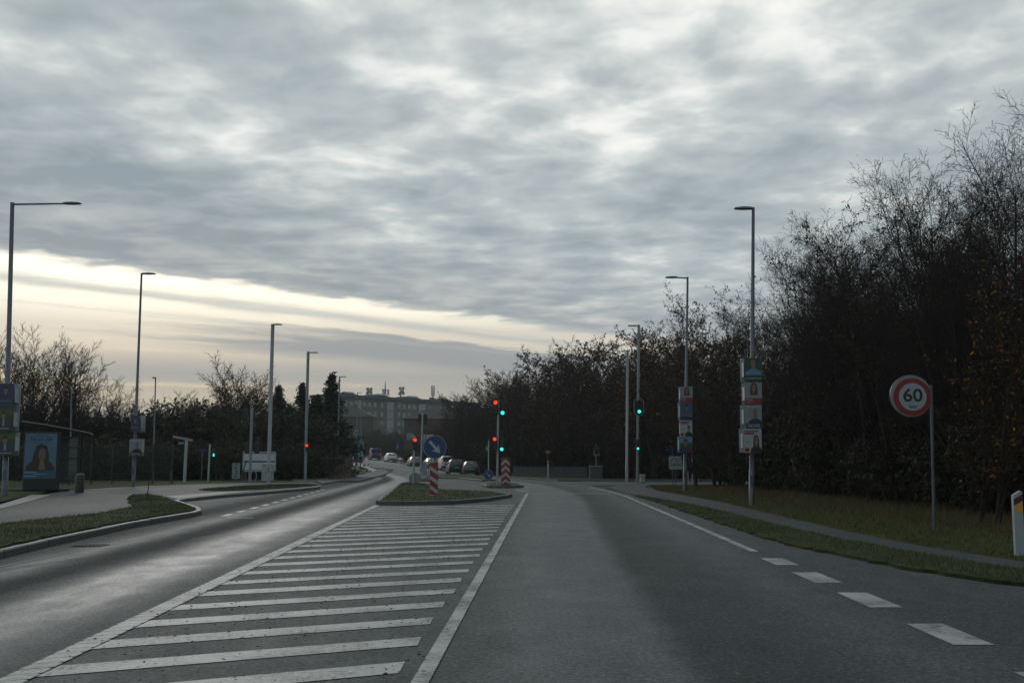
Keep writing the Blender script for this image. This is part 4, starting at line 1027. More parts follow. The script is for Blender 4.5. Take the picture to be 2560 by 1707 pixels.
# low fence of upright slats across the junction
fx = [(1283, 1176, 108), (1345, 1180, 100), (1400, 1184, 94), (1470, 1188, 88)]
def slat_fence(name, pts, h, label, n_post, mat, sw=.13, gap=.02, cat='fence', post_h=.05):
    pts = [Vector(p) for p in pts]
    root = empty(name, (pts[0].x, pts[0].y, g(pts[0].y))); tag(root, label, cat)
    mb = MB(); mb.box((0, 0, h / 2), (sw, .022, h), 0, .004); ob = mb.build('slat', mat); me = ob.data; bpy.data.objects.remove(ob)
    mb = MB(); mb.box((0, 0, (h + post_h) / 2), (.09, .09, h + post_h), 0, .008); ob = mb.build('fence_post', mat); mp = ob.data; bpy.data.objects.remove(ob)
    q_ = along(pts, sw + gap)
    for i, p in enumerate(q_[:-1]):
        d = q_[i + 1] - p; rz = math.atan2(d.y, d.x)
        o = link('slat', me, root, (p.x - pts[0].x, p.y - pts[0].y, g(p.y) - g(pts[0].y) + .04 + random.uniform(-.012, .012))); o.rotation_euler = (random.gauss(0, .006), random.gauss(0, .008), rz)
    pl_ = along(pts, sum((b_ - a_).length for a_, b_ in zip(pts, pts[1:])) / n_post - .001)
    for i, p in enumerate(pl_):
        o = link('fence_post', mp, root, (p.x - pts[0].x, p.y - pts[0].y + .07, g(p.y) - g(pts[0].y)))
    for z in (.25, .75):
        pp = [(p.x - pts[0].x, p.y - pts[0].y + .035, g(p.y) - g(pts[0].y) + h * z) for p in along(pts, 2.0)]
        mb = MB(); mb.tube(pp, .03, 4); mb.build('rail', mat, root)
    return root
slat_fence('low_fence', [(xof(x, Y), Y) for x, y, Y in fx], .95, 'low grey slatted fence under the dark trees across the junction', 12, plain('fence_grey', (.028, .032, .032), .8, var=.3), .16, .03)
slat_fence('plank_fence', [(xof(796, 82), 82), (xof(838, 84), 84), (xof(877, 92), 92)], 1.75, 'upright plank fence at the foot of the tall conifer', 6, 'wood', .15, .012)
# green wire fence along the lawn, in panels
def wire_fence(name, p0, p1, h, label, n):
    p0, p1 = Vector(p0), Vector(p1)
    root = empty(name, (p0.x, p0.y, g(p0.y))); tag(root, label, 'fence')
    L = (p1 - p0).length / n; d = (p1 - p0).normalized()
    mb = MB()
    for k in range(26): mb.box((L * (k + .5) / 26, 0, h / 2), (.006, .006, h))
    for k in range(12): mb.box((L / 2, .006, h * (k + .5) / 12), (L - .03, .006, .006))
    ob = mb.build('wire_panel', 'wire', fix=False); mw = ob.data; bpy.data.objects.remove(ob)
    mb = MB(); mb.box((0, 0, h / 2 + .03), (.06, .06, h + .06), 0, .006); ob = mb.build('fence_post', 'wire'); mp = ob.data; bpy.data.objects.remove(ob)
    for i in range(n + 1):
        q_ = p0 + d * L * i - p0
        o = link('fence_post', mp, root, (q_.x, q_.y, .1)); o.rotation_euler = (0, 0, math.atan2(d.y, d.x))
        if i < n:
            o = link('wire_panel', mw, root, (q_.x, q_.y, .1)); o.rotation_euler = (0, 0, math.atan2(d.y, d.x))
wire_fence('wire_fence', (xof(-60, 50), 50), (xof(432, 57), 57), 2.0, 'tall green wire mesh fence behind the bus shelter and lawn', 9)
# leaning marker stick at the tip of the verge
bb = at(367, 1245, .13)
S = empty('snow_stick', bb); tag(S, 'thin dark leaning marker stick at the tip of the grass verge', 'marker stick')
q_ = at_y(373, 1203, bb.y) - bb
mb = MB(); mb.tube([(0, 0, -.05), (q_.x, 0, q_.z)], [.018, .014], 8); mb.build('stick', 'black', S)
mb = MB(); mb.tube([(0, 0, -.02), (q_.x * .08, 0, .10), (q_.x * .2, 0, .18)], [.06, .065, .03], 10); mb.build('foot', 'black', S)
# bare direction post, street plate, stub, boards on the left corner
S, b, t, loc = post('fingerpost', (463, 1208), 1100, 'pale post with a tilted pointer board on top beyond the lawn', 'signpost', .09, 'pole_pale', .1, 62, 466.5)
c0, c1 = loc(434, 1091), loc(481, 1101)
mb = MB(); mb.box(((c0.x + c1.x) / 2, -.02, (c0.z + c1.z) / 2), (1.15, .05, .13), 0, .02, 0, Matrix.Rotation(R(11), 4, 'Y')); mb.build('pointer_board', 'pole_grey', S)
c0 = loc(453, 1108); mb = MB(); mb.box((c0.x, -.02, c0.z), (.28, .2, .12), 0, .04); mb.build('lamp_box', 'pole_grey', S)
S, b, t, loc = post('street_name_sign', (505.5, 1209), 1126, 'narrow blue name plate on a thin pole left of the green figure light', 'street sign', .03, 'galv_dark', .1, 66, 506)
c0, c1 = loc(496.5, 1128), loc(515, 1124)
mb = MB(); mb.box(((c0.x + c1.x) / 2, -.03, (c0.z + c1.z) / 2), (c1.x - c0.x, .02, c1.z - c0.z), 0, .003); mb.build('name_plate', 'blue', S)
post('short_post', (430, 1207), 1178, 'short pale wooden stub at the end of the green fence', 'post', .06, 'wood', .1, 60, 427.5)
S = empty('notice_board', Vector((xof(648, 68), 68, g(68) + .1))); tag(S, 'wide two-row white notice board on posts behind the signal mast', 'notice board')
o_ = Vector(S.location)
c0, c1 = at_y(608, 1178, 68) - o_, at_y(689, 1129, 68) - o_
w, h, mx, mz = c1.x - c0.x, c1.z - c0.z, (c0.x + c1.x) / 2, (c0.z + c1.z) / 2
for sx in (-1, 1):
    mb = MB(); mb.box((mx + sx * w * .43, .05, c1.z / 2), (.08, .08, c1.z), 0, .01); mb.build('leg', 'galv_dark', S)
mb = MB(); mb.box((mx, 0, mz), (w - .01, .04, h - .01)); mb.build('backing', 'galv_dark', S)
for k, zz in enumerate((.72, .27)):
    mb = MB(); mb.box((mx, -.03, c0.z + h * zz), (w * .97, .03, h * .36), 0, .004); mb.build('white_panel', plain('enamel_white', (.38, .44, .48), .4, 0, .1, 2), S)
for zz in (0.03, .97):
    mb = MB(); mb.box((mx, -.035, c0.z + h * zz), (w, .05, .09), 0, .01); mb.build('frame_bar', 'pole_pale', S)
for sx in (-1, 1):
    mb = MB(); mb.box((mx + sx * w * .5, -.035, mz), (.09, .052, h * .93), 0, .01); mb.build('frame_bar', 'pole_pale', S)
S, b, t, loc = post('banner_sign', (589, 1206), 1158, 'small upright pale banner with worn print left of the notice board', 'banner', .03, 'galv_dark', .1, 66)
c0, c1 = loc(580, 1196), loc(601, 1157)
mb = MB(); mb.box(((c0.x + c1.x) / 2, -.04, (c0.z + c1.z) / 2), (c1.x - c0.x, .012, c1.z - c0.z), 0, .003); pl = mb.build('panel', 'print_grey', S)
mb = MB(); x = (c0.x + c1.x) / 2
for k in range(5): mb.box((x + random.uniform(-.02, .02), -.048, c0.z + .15 + k * .17), (.18 - .02 * (k % 3), .003, .1))
mb.build('faded_print', 'print_teal', pl)
post('leaning_plank', (602, 1207), 1150, 'thin wooden stake leaning against the notice board', 'stake', .035, 'wood', .1, 66, 616)
S = empty('tyre', Vector((xof(635, 66.5), 66.5, g(66.5) + .1))); tag(S, 'old dark ring standing under the notice board', 'ring')
mb = MB(); mb.tube([(.2 * math.cos(R(a)) * .8, .1 * math.cos(R(a)), .32 + .32 * math.sin(R(a))) for a in range(0, 361, 18)], .035, 6, 0, False); mb.build('ring', 'pole_grey', S)

# ------------------------------------------------------------------ bus shelter
Ys = 44.2
bb = Vector((xof(106, Ys), Ys, g(Ys) + .115))
S = empty('bus_shelter', bb, R(19)); tag(S, 'dark bus shelter with a blue advertising panel and curved pale roof', 'bus shelter')
def sl2(x, y, Y=Ys): return at_y(x, y, Y) - bb
c0, c1 = sl2(60, 1231), sl2(150, 1079)
w, h, mx = c1.x - c0.x, c1.z, (c0.x + c1.x) / 2
mb = MB(); mb.box((mx, 0, h / 2), (w, .22, h), 0, .03); ad = mb.build('advertising_case', 'shelter', S)
a0, a1 = sl2(63.5, 1196), sl2(141, 1084)
aw, ah, ax, az_ = a1.x - a0.x, a1.z - a0.z, (a0.x + a1.x) / 2, (a0.z + a1.z) / 2
mb = MB(); mb.box((ax, -.115, az_), (aw, .012, ah)); mb.build('poster_sheet', plain('ad_blue', (.06, .13, .20), .35, 0, .12, 1.2), ad)
text_mesh('Tal om det', .20, 'navy', ad, (ax, -.124, a1.z - .22), sx=.95, bold=.006)
for z, ww in ((a1.z - .09, .5), (a1.z - .36, .55)):
    mb = MB(); mb.box((ax, -.1225, z), (ww, .003, .02)); mb.build('printed_line', 'navy', ad)
pz = a0.z + ah * .19
mb = MB(); mb.prism([(ax - aw * .46, a0.z + .02), (ax + aw * .46, a0.z + .02), (ax + aw * .45, pz + .15), (ax + aw * .22, pz + .42), (ax - aw * .22, pz + .42), (ax - aw * .45, pz + .15)], -.1235, -.1215); mb.build('printed_coat', 'print_hair', ad)
mb = MB(); mb.prism([(ax - aw * .26, pz), (ax + aw * .28, pz), (ax + aw * .27, pz + .6), (ax + aw * .19, pz + .98), (ax + aw * .02, pz + 1.07), (ax - aw * .14, pz + .98), (ax - aw * .24, pz + .6)], -.1265, -.1242); mb.build('printed_hair', 'print_hair', ad)
mb = MB(); mb.prism(ellipse(ax + aw * .05, pz + .62, aw * .115, .27, 20), -.1285, -.1268); mb.build('printed_face', plain('print_skin_dark', (.13, .085, .07), .5), ad)
mb = MB(); mb.prism([(ax - aw * .05, pz + .02), (ax + aw * .16, pz + .02), (ax + aw * .10, pz + .42), (ax + .0, pz + .42)], -.1280, -.1267); mb.build('printed_neck', 'print_skin', ad)
mb = MB(); mb.box((ax, -.1285, a0.z + .16), (aw * .99, .003, .3)); mb.build('printed_panel', 'print_teal', ad)
for k in range(3):
    mb = MB(); mb.box((ax + (-.3 + .3 * (k % 2)) * aw, -.1315, a0.z + .26 - k * .08), (aw * .4, .003, .03)); mb.build('printed_line', 'print_lblue', ad)
xr = sl2(189, 1140).x
D = 3.0
for (x, y) in ((xr, .3), (xr, D), (c0.x + .1, D)):
    mb = MB(); mb.box((x, y, 1.22), (.10, .10, 2.44), 0, .01); mb.build('post', 'shelter', S)
mb = MB(); mb.box((c0.x + .12, D / 2 + .1, 1.2), (.02, D - .3, 2.0)); mb.build('glass_pane', 'pane', S)
mb = MB(); mb.box(((xr + c0.x) / 2, D, 1.2), (xr - c0.x - .25, .02, 2.0)); mb.build('glass_pane', 'pane', S)
for z in (.35, 1.3, 1.75, 2.2):
    mb = MB(); mb.box(((xr + c0.x) / 2, D - .04, z), (xr - c0.x - .12, .05, .05), 0, .008); mb.build('rail', 'galv_dark', S)
mb = MB(); mb.box((c0.x + .5, D * .55, .5), (.36, 2.2, .05), 0, .012); mb.build('bench_seat', 'wood', S)
for y in (.3, .8):
    mb = MB(); mb.box((c0.x + .45, D * y, .25), (.06, .3, .48), 0, .008); mb.build('bench_leg', 'galv_dark', S)
n = 8; vs, fs = [], []
x0, x1 = c0.x - .15, xr + .42
for i in range(n + 1):
    u = i / n; z = 2.82 - .36 * u - .10 * u * u
    for y in (-.05, D + .15): vs += [(x0 + (x1 - x0) * u, y, z), (x0 + (x1 - x0) * u, y, z - .03)]
for i in range(n):
    a = i * 4
    fs += [(a, a + 4, a + 6, a + 2), (a + 1, a + 3, a + 7, a + 5), (a, a + 1, a + 5, a + 4), (a + 2, a + 6, a + 7, a + 3)]
fs += [(0, 2, 3, 1), (n * 4, n * 4 + 1, n * 4 + 3, n * 4 + 2)]
def translucent(name, col):
    m, nt, bs = new_mat(name)
    tr = node(nt, 'ShaderNodeBsdfTranslucent'); tr.inputs[0].default_value = (*col, 1)
    mx_ = node(nt, 'ShaderNodeMixShader'); nt.links.new(ramp(nt, tnoise(nt, 3, 4), [(.3, .6), (.7, .75)]), mx_.inputs[0])
    bs.inputs['Base Color'].default_value = (*[c_ * .6 for c_ in col], 1); bs.inputs['Roughness'].default_value = .4
    nt.links.new(bs.outputs[0], mx_.inputs[1]); nt.links.new(tr.outputs[0], mx_.inputs[2])
    nt.links.new(mx_.outputs[0], nt.nodes['Material Output'].inputs[0])
    return m
mb = MB(); mb.add(vs, fs, 0, False); rf = mb.build('roof', translucent('roof_sheet', (.55, .52, .46)), S)
for u in (0, .5, 1):
    y = -.05 + (D + .2) * u
    mb = MB(); mb.tube([(x0 + (x1 - x0) * i / n, y, 2.78 - .36 * i / n - .10 * (i / n) ** 2) for i in range(n + 1)], .025, 6); mb.build('roof_rib', 'galv_dark', rf)
# litter bin
bb2 = at(198, 1231, .115)
S = empty('litter_bin', bb2); tag(S, 'dark litter bin at the right end of the bus shelter', 'bin')
mb = MB(); mb.tube([(0, 0, 0), (0, 0, .62), (0, 0, .66)], [.165, .17, .15], 18); mb.build('body', 'shelter', S)
mb = MB(); mb.tube([(0, 0, .665), (0, 0, .70), (0, 0, .72)], [.17, .165, .05], 18); mb.build('lid', 'galv_dark', S)
mb = MB(); mb.box((.1, -.13, .73), (.12, .02, .03), 0, .005); mb.build('handle', 'galv', S)

# ------------------------------------------------------------------ cars, all driving away
def car(label, px_, Y, head, paint, kind='hatch', lit=False):
    """stations along the car from tail (y=0) to nose: y, half width, sill z, belt z, roof z, roof half width"""
    K = {
     'hatch': dict(st=[(0, .80, .42, .80, .86, .70), (.10, .86, .24, .92, 1.02, .66), (.42, .88, .20, .95, 1.42, .60), (.95, .89, .19, .96, 1.49, .62), (1.9, .89, .19, .95, 1.50, .62), (2.5, .89, .19, .94, 1.42, .60), (3.15, .88, .19, .92, .98, .66), (3.75, .84, .22, .80, .82, .68), (4.0, .70, .34, .62, .64, .55)], wb=(.72, 3.2), r=.31),
     'estate': dict(st=[(0, .80, .42, .82, .88, .72), (.08, .87, .25, .94, 1.06, .68), (.40, .89, .20, .96, 1.40, .60), (1.2, .90, .19, .97, 1.46, .62), (2.4, .90, .19, .96, 1.46, .62), (3.05, .90, .19, .94, 1.38, .60), (3.7, .89, .19, .92, .97, .68), (4.4, .86, .22, .80, .82, .70), (4.65, .72, .34, .62, .64, .58)], wb=(.9, 3.7), r=.32),
     'suv': dict(st=[(0, .84, .46, .90, .96, .74), (.08, .90, .30, 1.04, 1.16, .70), (.36, .92, .26, 1.06, 1.58, .66), (1.0, .93, .24, 1.07, 1.67, .68), (2.2, .93, .24, 1.06, 1.68, .68), (2.8, .93, .24, 1.05, 1.60, .66), (3.5, .92, .24, 1.03, 1.10, .74), (4.2, .88, .28, .92, .95, .74), (4.45, .74, .4, .72, .74, .6)], wb=(.85, 3.55), r=.36),
     'people': dict(st=[(0, .86, .42, .98, 1.04, .80), (.05, .93, .28, 1.08, 1.22, .80), (.22, .95, .24, 1.10, 1.82, .76), (.7, .96, .23, 1.10, 1.92, .78), (2.8, .96, .23, 1.09, 1.92, .78), (3.5, .96, .23, 1.08, 1.80, .75), (4.2, .95, .23, 1.05, 1.20, .80), (4.75, .90, .28, .92, .96, .76), (4.95, .76, .4, .7, .74, .64)], wb=(.95, 3.95), r=.34),
     'van': dict(st=[(0, .95, .45, 1.2, 1.3, .93), (.03, 1.0, .38, 1.25, 2.3, .95), (.10, 1.01, .34, 1.25, 2.42, .96), (3.6, 1.01, .33, 1.22, 2.44, .96), (4.2, 1.0, .33, 1.2, 2.36, .92), (4.9, .99, .33, 1.15, 1.32, .88), (5.4, .94, .36, 1.0, 1.05, .82), (5.6, .8, .45, .75, .8, .7)], wb=(1.1, 4.4), r=.35)}[kind]
    st, wb, r = K['st'], K['wb'], K['r']
    b = Vector((at_y(px_, HZ, Y).x, Y, g(Y) + .012))
    root = empty('car' if kind != 'van' else 'van', b, head); tag(root, label, 'van' if kind == 'van' else 'car', 'cars driving away past the junction')
    sec = []
    for (y, w, zb, zs, zt, wr) in st:
        sec.append([(w * .88, zb), (w, zb + .12), (w * 1.0, (zb + zs) / 2), (w * .97, zs), (wr + (w - wr) * .25, zs + (zt - zs) * .72) , (wr * .94, zs + (zt - zs) * .95), (wr * .6, zt), (0, zt + .01)])
    mb = MB(); vs, fs = [], []
    ns = len(sec[0]); full = ns * 2 - 1
    for s_, stn in zip(sec, st):
        ring = [(x, stn[0], z) for x, z in s_] + [(-x, stn[0], z) for x, z in reversed(s_[:-1])]
        vs += ring
    for i in range(len(st) - 1):
        for k in range(full - 1): fs.append((i * full + k, i * full + k + 1, (i + 1) * full + k + 1, (i + 1) * full + k))
        fs.append((i * full + full - 1, i * full, (i + 1) * full, (i + 1) * full + full - 1))
    fs += [tuple(range(full)), tuple(range((len(st) - 1) * full, len(st) * full))]
    mb.add(vs, fs, 0, True); body = mb.build('body', paint, root)
    def P_(i, k, s_=1, e=.012):
        x, z = sec[i][k]; return Vector((s_ * (x + e), st[i][0], z))
    # glass
    def pane(name, q_, n_out, inset=.06):
        c_ = sum(q_, Vector()) / len(q_); n_ = Vector(n_out).normalized() * .014
        mb = MB(); mb.add([p.lerp(c_, inset) + n_ for p in q_], [tuple(range(len(q_)))]); mb.build(name, 'glass_dark', root)
    gl = [i for i in range(len(st)) if st[i][4] - st[i][3] > .25]
    if kind == 'van':
        a, z0 = gl[0], None
        for s_ in (-1, 1): pane('side_window', [P_(3, 3, s_, 0) + Vector((0, .1, .05)), P_(4, 3, s_, 0) + Vector((0, .1, .05)), P_(4, 4, s_, 0), P_(3, 4, s_, 0) + Vector((0, .1, 0))], (s_, 0, .1))
        mb = MB(); mb.box((-.44, -.012 + .03, 1.32), (.86, .02, 1.75), 0, .01); mb.build('rear_door', paint, root)
        mb = MB(); mb.box((.44, -.012 + .03, 1.32), (.86, .02, 1.75), 0, .01); mb.build('rear_door', paint, root)
        for s_ in (-1, 1):
            mb = MB(); mb.box((s_ * .44, .0, 1.75), (.62, .02, .55), 0, .01); mb.build('rear_window', 'glass_dark', root)
    else:
        i0 = gl[0]
        pane('rear_window', [P_(i0 - 1, 5, -1, 0), P_(i0 - 1, 5, 1, 0), P_(i0, 5, 1, -.02), P_(i0, 5, -1, -.02)], (0, -1, .5), .08)
        for s_ in (-1, 1):
            for i in gl[:-1]:
                pane('side_window', [P_(i, 3, s_, 0) + Vector((0, 0, .03)), P_(i + 1, 3, s_, 0) + Vector((0, 0, .03)), P_(i + 1, 5, s_, 0), P_(i, 5, s_, 0)], (s_, 0, .3), .05)
    i1 = gl[-1]
    pane('windscreen', [P_(i1, 5, -1, 0), P_(i1, 5, 1, 0), P_(i1 + 1, 5, 1, 0), P_(i1 + 1, 5, -1, 0)], (0, 1, .7), .06)
    W_ = st[1][1]; zs = st[1][3]
    for s_ in (-1, 1):
        mb = MB(); mb.box((s_ * (W_ - .11), .035, zs - .10), (.2, .12, .2 if kind != 'van' else .4), 0, .03); mb.build('tail_light', 'tail_lit' if lit else 'tail', root)
        mb = MB(); y = st[i1 + 1][0] - .25; mb.box((s_ * (W_ + .11), y, st[i1][3] + .06), (.18, .1, .14), 0, .03); mb.build('mirror', 'black' if kind != 'van' else paint, root)
        for y in wb:
            mb = MB(); mb.tube([(s_ * (W_ - .20), y, r), (s_ * (W_ + .01), y, r)], r, 18); wh = mb.build('wheel', 'rubber', root)
            mb = MB(); mb.tube([(s_ * (W_ - .0), y, r), (s_ * (W_ + .018), y, r)], r * .62, 14); mb.build('rim', 'galv', wh)
    mb = MB(); mb.box((0, -.015, zs - .26), (.5, .012, .11), 0, .003); mb.build('number_plate', 'white_dull', root)
    mb = MB(); mb.box((0, .03, st[1][2] + .22), (W_ * 1.8, .1, .2), 0, .04); mb.build('bumper', 'black', root)
    return root
silver = plain('silver_paint', (.42, .43, .44), .3, .6, .05, 2); white_p = plain('white_car_paint', (.55, .56, .56), .3, 0, .05, 2)
dark_p = plain('black_car_paint', (.012, .013, .015), .25, .2, .1, 2); grey_p = plain('grey_car_paint', (.10, .105, .11), .3, .4, .05, 2); blue_p = plain('blue_van_paint', (.025, .045, .11), .35, .2, .05, 2)
beige_p = plain('pale_car_paint', (.33, .32, .29), .32, .5, .05, 2)
car('nearest dark hatchback of the queue, first from the small blue arrow', 1180, 117, R(7), grey_p, 'hatch')
car('black car just left of the nearest hatchback, high roofline', 1143.5, 121, R(9), dark_p, 'suv')
car('tall pale people carrier behind the black car', 1121, 140, R(11), silver, 'people', True)
car('pale car half hidden behind the striped marker', 1085, 152, R(14), beige_p, 'estate')
car('grey car glimpsed between the two signal poles', 1041, 163, R(13), grey_p, 'estate', True)
car('white and dark estate car following the blue van', 981, 196, R(16), white_p, 'suv')
car('blue high-roofed van leading the queue round the bend', 940, 222, R(13), blue_p, 'van', True)

# ------------------------------------------------------------------ apartment block on the rise, with skylights and masts on its roof
def block():
    A, B = at_y(838, 993, 330), at_y(1200, 1004, 385)
    zA = A.z
    d = Vector((B.x - A.x, B.y - A.y)); L = d.length; rz = math.atan2(d.y, d.x)
    base = Vector((A.x, A.y, g(A.y) - 2))
    H = zA - base.z
    root = empty('apartment_block', base, rz); tag(root, 'long flat-roofed apartment block with roof lights on the far rise', 'building')
    D = 11.0
    mb = MB(); mb.box((L / 2, D / 2, H / 2), (L, D, H)); mb.build('wall', 'facade', root)
    mb = MB(); mb.box((L / 2, D / 2 - .05, H + .55), (L + .8, D + .9, 1.1), 0, .1); rf = mb.build('roof', 'roofing', root)
    # storeys of windows; stair bays as pale glazed columns
    bays = [(864, 902), (966, 982), (1047, 1063), (1125, 1140)]
    def u_of(x):   # distance along the wall of the point seen at pixel column x
        k = (x - CX) / (FPX * _cp + 289.5 * _sp)
        c_, s_ = math.cos(rz), math.sin(rz)
        return (k * base.y - base.x) / (c_ - k * s_)
    stairs = [(884, 901), (965.5, 982), (1046, 1062), (1128, 1142)]
    st = [(u_of(a), u_of(b)) for a, b in stairs]
    fl = 2.85
    for (u0, u1) in st:
        for k in range(5):
            z = H - 1.9 - k * fl
            mb = MB(); mb.box(((u0 + u1) / 2, -.06, z), (u1 - u0, .16, fl * .93), 0, .02); f = mb.build('stair_panel', 'facade_light', root)
            if k % 2:
                mb = MB(); mb.box(((u0 + u1) / 2, -.15, z), ((u1 - u0) * .9, .03, fl * .7)); mb.build('pane', 'glass_far', f)
    mb = MB(); mb.box((0, 0, 0), (1.25, .10, 1.35), 0, .02); ob = mb.build('window', 'facade_light'); mw = ob.data; bpy.data.objects.remove(ob)
    mb = MB(); mb.box((0, -.06, 0), (1.05, .03, 1.15)); ob = mb.build('pane', 'glass_far'); mp = ob.data; bpy.data.objects.remove(ob)
    u = 2.0
    while u < L - 2:
        if not any(a - 1.2 < u < b + 1.2 for a, b in st):
            for k in range(4):
                o = link('window', mw, root, (u, -.03, H - 1.75 - k * fl)); link('pane', mp, o)
        u += 3.1 if int(u) % 2 else 2.4
    # skylight boxes
    for (a, b) in ((857, 897), (938, 979), (1018, 1057), (1100, 1132)):
        u0, u1 = u_of(a), u_of(b); z0 = H + 1.1; w = u1 - u0
        mb = MB(); vs = [(u0, .6, z0), (u1, .6, z0), (u1, 7, z0), (u0, 7, z0), (u0 + w * .16, 1.6, z0 + .75), (u1 - w * .2, 1.6, z0 + .75), (u1 - w * .2, 6, z0 + .75), (u0 + w * .16, 6, z0 + .75)]
        mb.add(vs, [(0, 1, 5, 4), (1, 2, 6, 5), (2, 3, 7, 6), (3, 0, 4, 7), (4, 5, 6, 7), (0, 3, 2, 1)]); sb = mb.build('roof_light', 'roofing', root)
        for j in range(6):
            x0 = u0 + w * .2; x1 = u1 - w * .24; xx = x0 + (x1 - x0) * (j + .5) / 6
            mb = MB(); mb.box((xx, 1.35, z0 + .75), ((x1 - x0) / 6 * .9, .9, .4), 0, .03); mb.build('glazing', plain('skylight_glass', (.5, .55, .58), .2, 0, .05) if 'sky_gl' not in M else M['sky_gl'], sb); M.setdefault('sky_gl', bpy.data.materials['skylight_glass'])
    # masts
    def mast(x, ytop, label, kind):
        u_ = u_of(x); c_, s_ = math.cos(rz), math.sin(rz)
        p = Vector((base.x + u_ * c_ - 3 * s_, base.y + u_ * s_ + 3 * c_, base.z + H + 1.1))
        h = at_y(x, ytop, p.y).z - p.z
        m = empty('antenna_mast', p, rz); tag(m, label, 'antenna mast', 'antenna masts on the apartment roof')
        mb = MB(); mb.tube([(0, 0, -.05), (0, 0, h * .6), (0, 0, h)], [.24, .2, .09], 8); mb.build('mast', 'galv_dark', m)
        if kind == 'dish':
            for (dx_, zz) in ((-.75, .86), (.7, .88), (.45, .62), (-.5, .5), (.8, .45), (-.9, .4)):
                mb = MB(); mb.prism(ellipse(dx_, h * zz, .55, .55, 12), -.5, -.2); mb.build('dish', 'pole_grey', m)
                mb = MB(); mb.tube([(0, 0, h * zz), (dx_, -.25, h * zz)], .06, 5); mb.build('bracket', 'galv_dark', m)
        elif kind == 'panel':
            for dx_ in (-1.4, -.9, .0, .9, 1.4):
                mb = MB(); mb.box((dx_, -.3, h * .34), (.32, .2, h * .38), 0, .05); mb.build('panel_antenna', 'pole_grey', m)
            for zz in (.22, .46):
                mb = MB(); mb.tube([(-1.6, -.1, h * zz), (1.6, -.1, h * zz)], .07, 5); mb.build('crossbar', 'galv_dark', m)
        else:
            for dx_ in (-.75, .75):
                mb = MB(); mb.tube([(dx_, 0, h * .3), (dx_, 0, h)], .13, 6); mb.build('upright', 'galv_dark', m)
            for k in range(7):
                mb = MB(); mb.tube([(-.75, 0, h * (.32 + k * .11)), (.75, 0, h * (.32 + k * .11))], .08, 5); mb.build('rung', 'galv_dark', m)
            mb = MB(); mb.box((-.5, 0, h * .1), (1.6, 1.2, h * .22), 0, .1); mb.build('cabinet', 'galv_dark', m)
    mast(936, 970, 'dish-hung mast, first from the left on the apartment roof', 'dish')
    mast(977.5, 954, 'tall needle mast with panel antennas on the apartment roof', 'panel')
    mast(1017, 967, 'slim dish-hung mast in the middle of the apartment roof', 'dish')
    mast(1097.5, 964, 'broad ladder-like mast at the right end of the apartment roof', 'frame')
block()

# ------------------------------------------------------------------ houses on the slope below it
def house(name, label, x0, x1, ridge_x0, ridge_x1, y_eave, y_ridge, Y, depth, wallm, n_win):
    a, b = at_y(x0, y_eave, Y), at_y(x1, y_eave, Y); zr = at_y((ridge_x0 + ridge_x1) / 2, y_ridge, Y + depth / 2).z
    base = Vector(((a.x + b.x) / 2, Y, g(Y) - .5)); w = b.x - a.x; h = a.z - base.z; hr_ = zr - base.z
    rx0, rx1 = at_y(ridge_x0, y_ridge, Y + depth / 2).x - base.x, at_y(ridge_x1, y_ridge, Y + depth / 2).x - base.x
    root = empty(name, base); tag(root, label, 'house')
    mb = MB(); mb.box((0, depth / 2, h / 2), (w - .8, depth - .8, h)); mb.build('wall', wallm, root)
    mb = MB(); W2 = w / 2
    mb.add([(-W2, 0, h), (W2, 0, h), (W2, depth, h), (-W2, depth, h), (rx0, depth / 2, hr_), (rx1, depth / 2, hr_)], [(0, 1, 5, 4), (1, 2, 5), (2, 3, 4, 5), (3, 0, 4), (3, 2, 1, 0)]); rf = mb.build('roof', 'tile_roof', root)
    mb = MB(); mb.box((rx0 + (rx1 - rx0) * .7, depth / 2 + .6, hr_ + .1), (.7, .7, 1.3), 0, .05); mb.build('chimney', 'brick', rf)
    for i in range(n_win):
        x = -W2 + w * (i + .5) / n_win
        mb = MB(); mb.box((x, .38, h * .6), (1.2, .1, 1.3), 0, .02); f = mb.build('window', 'facade_light', root)
        mb = MB(); mb.box((x, .32, h * .6), (1.0, .03, 1.1)); mb.build('pane', 'glass_far', f)
    return root
house('house', 'low house with a long dark hipped roof beneath the apartment block', 1005, 1330, 1075, 1245, 1046, 1019, 205, 12, 'brick', 8)
house('house', 'gabled house end showing beside the conifer below the flats', 845, 936, 880, 893, 1041, 1018, 292, 10, 'brick', 3)

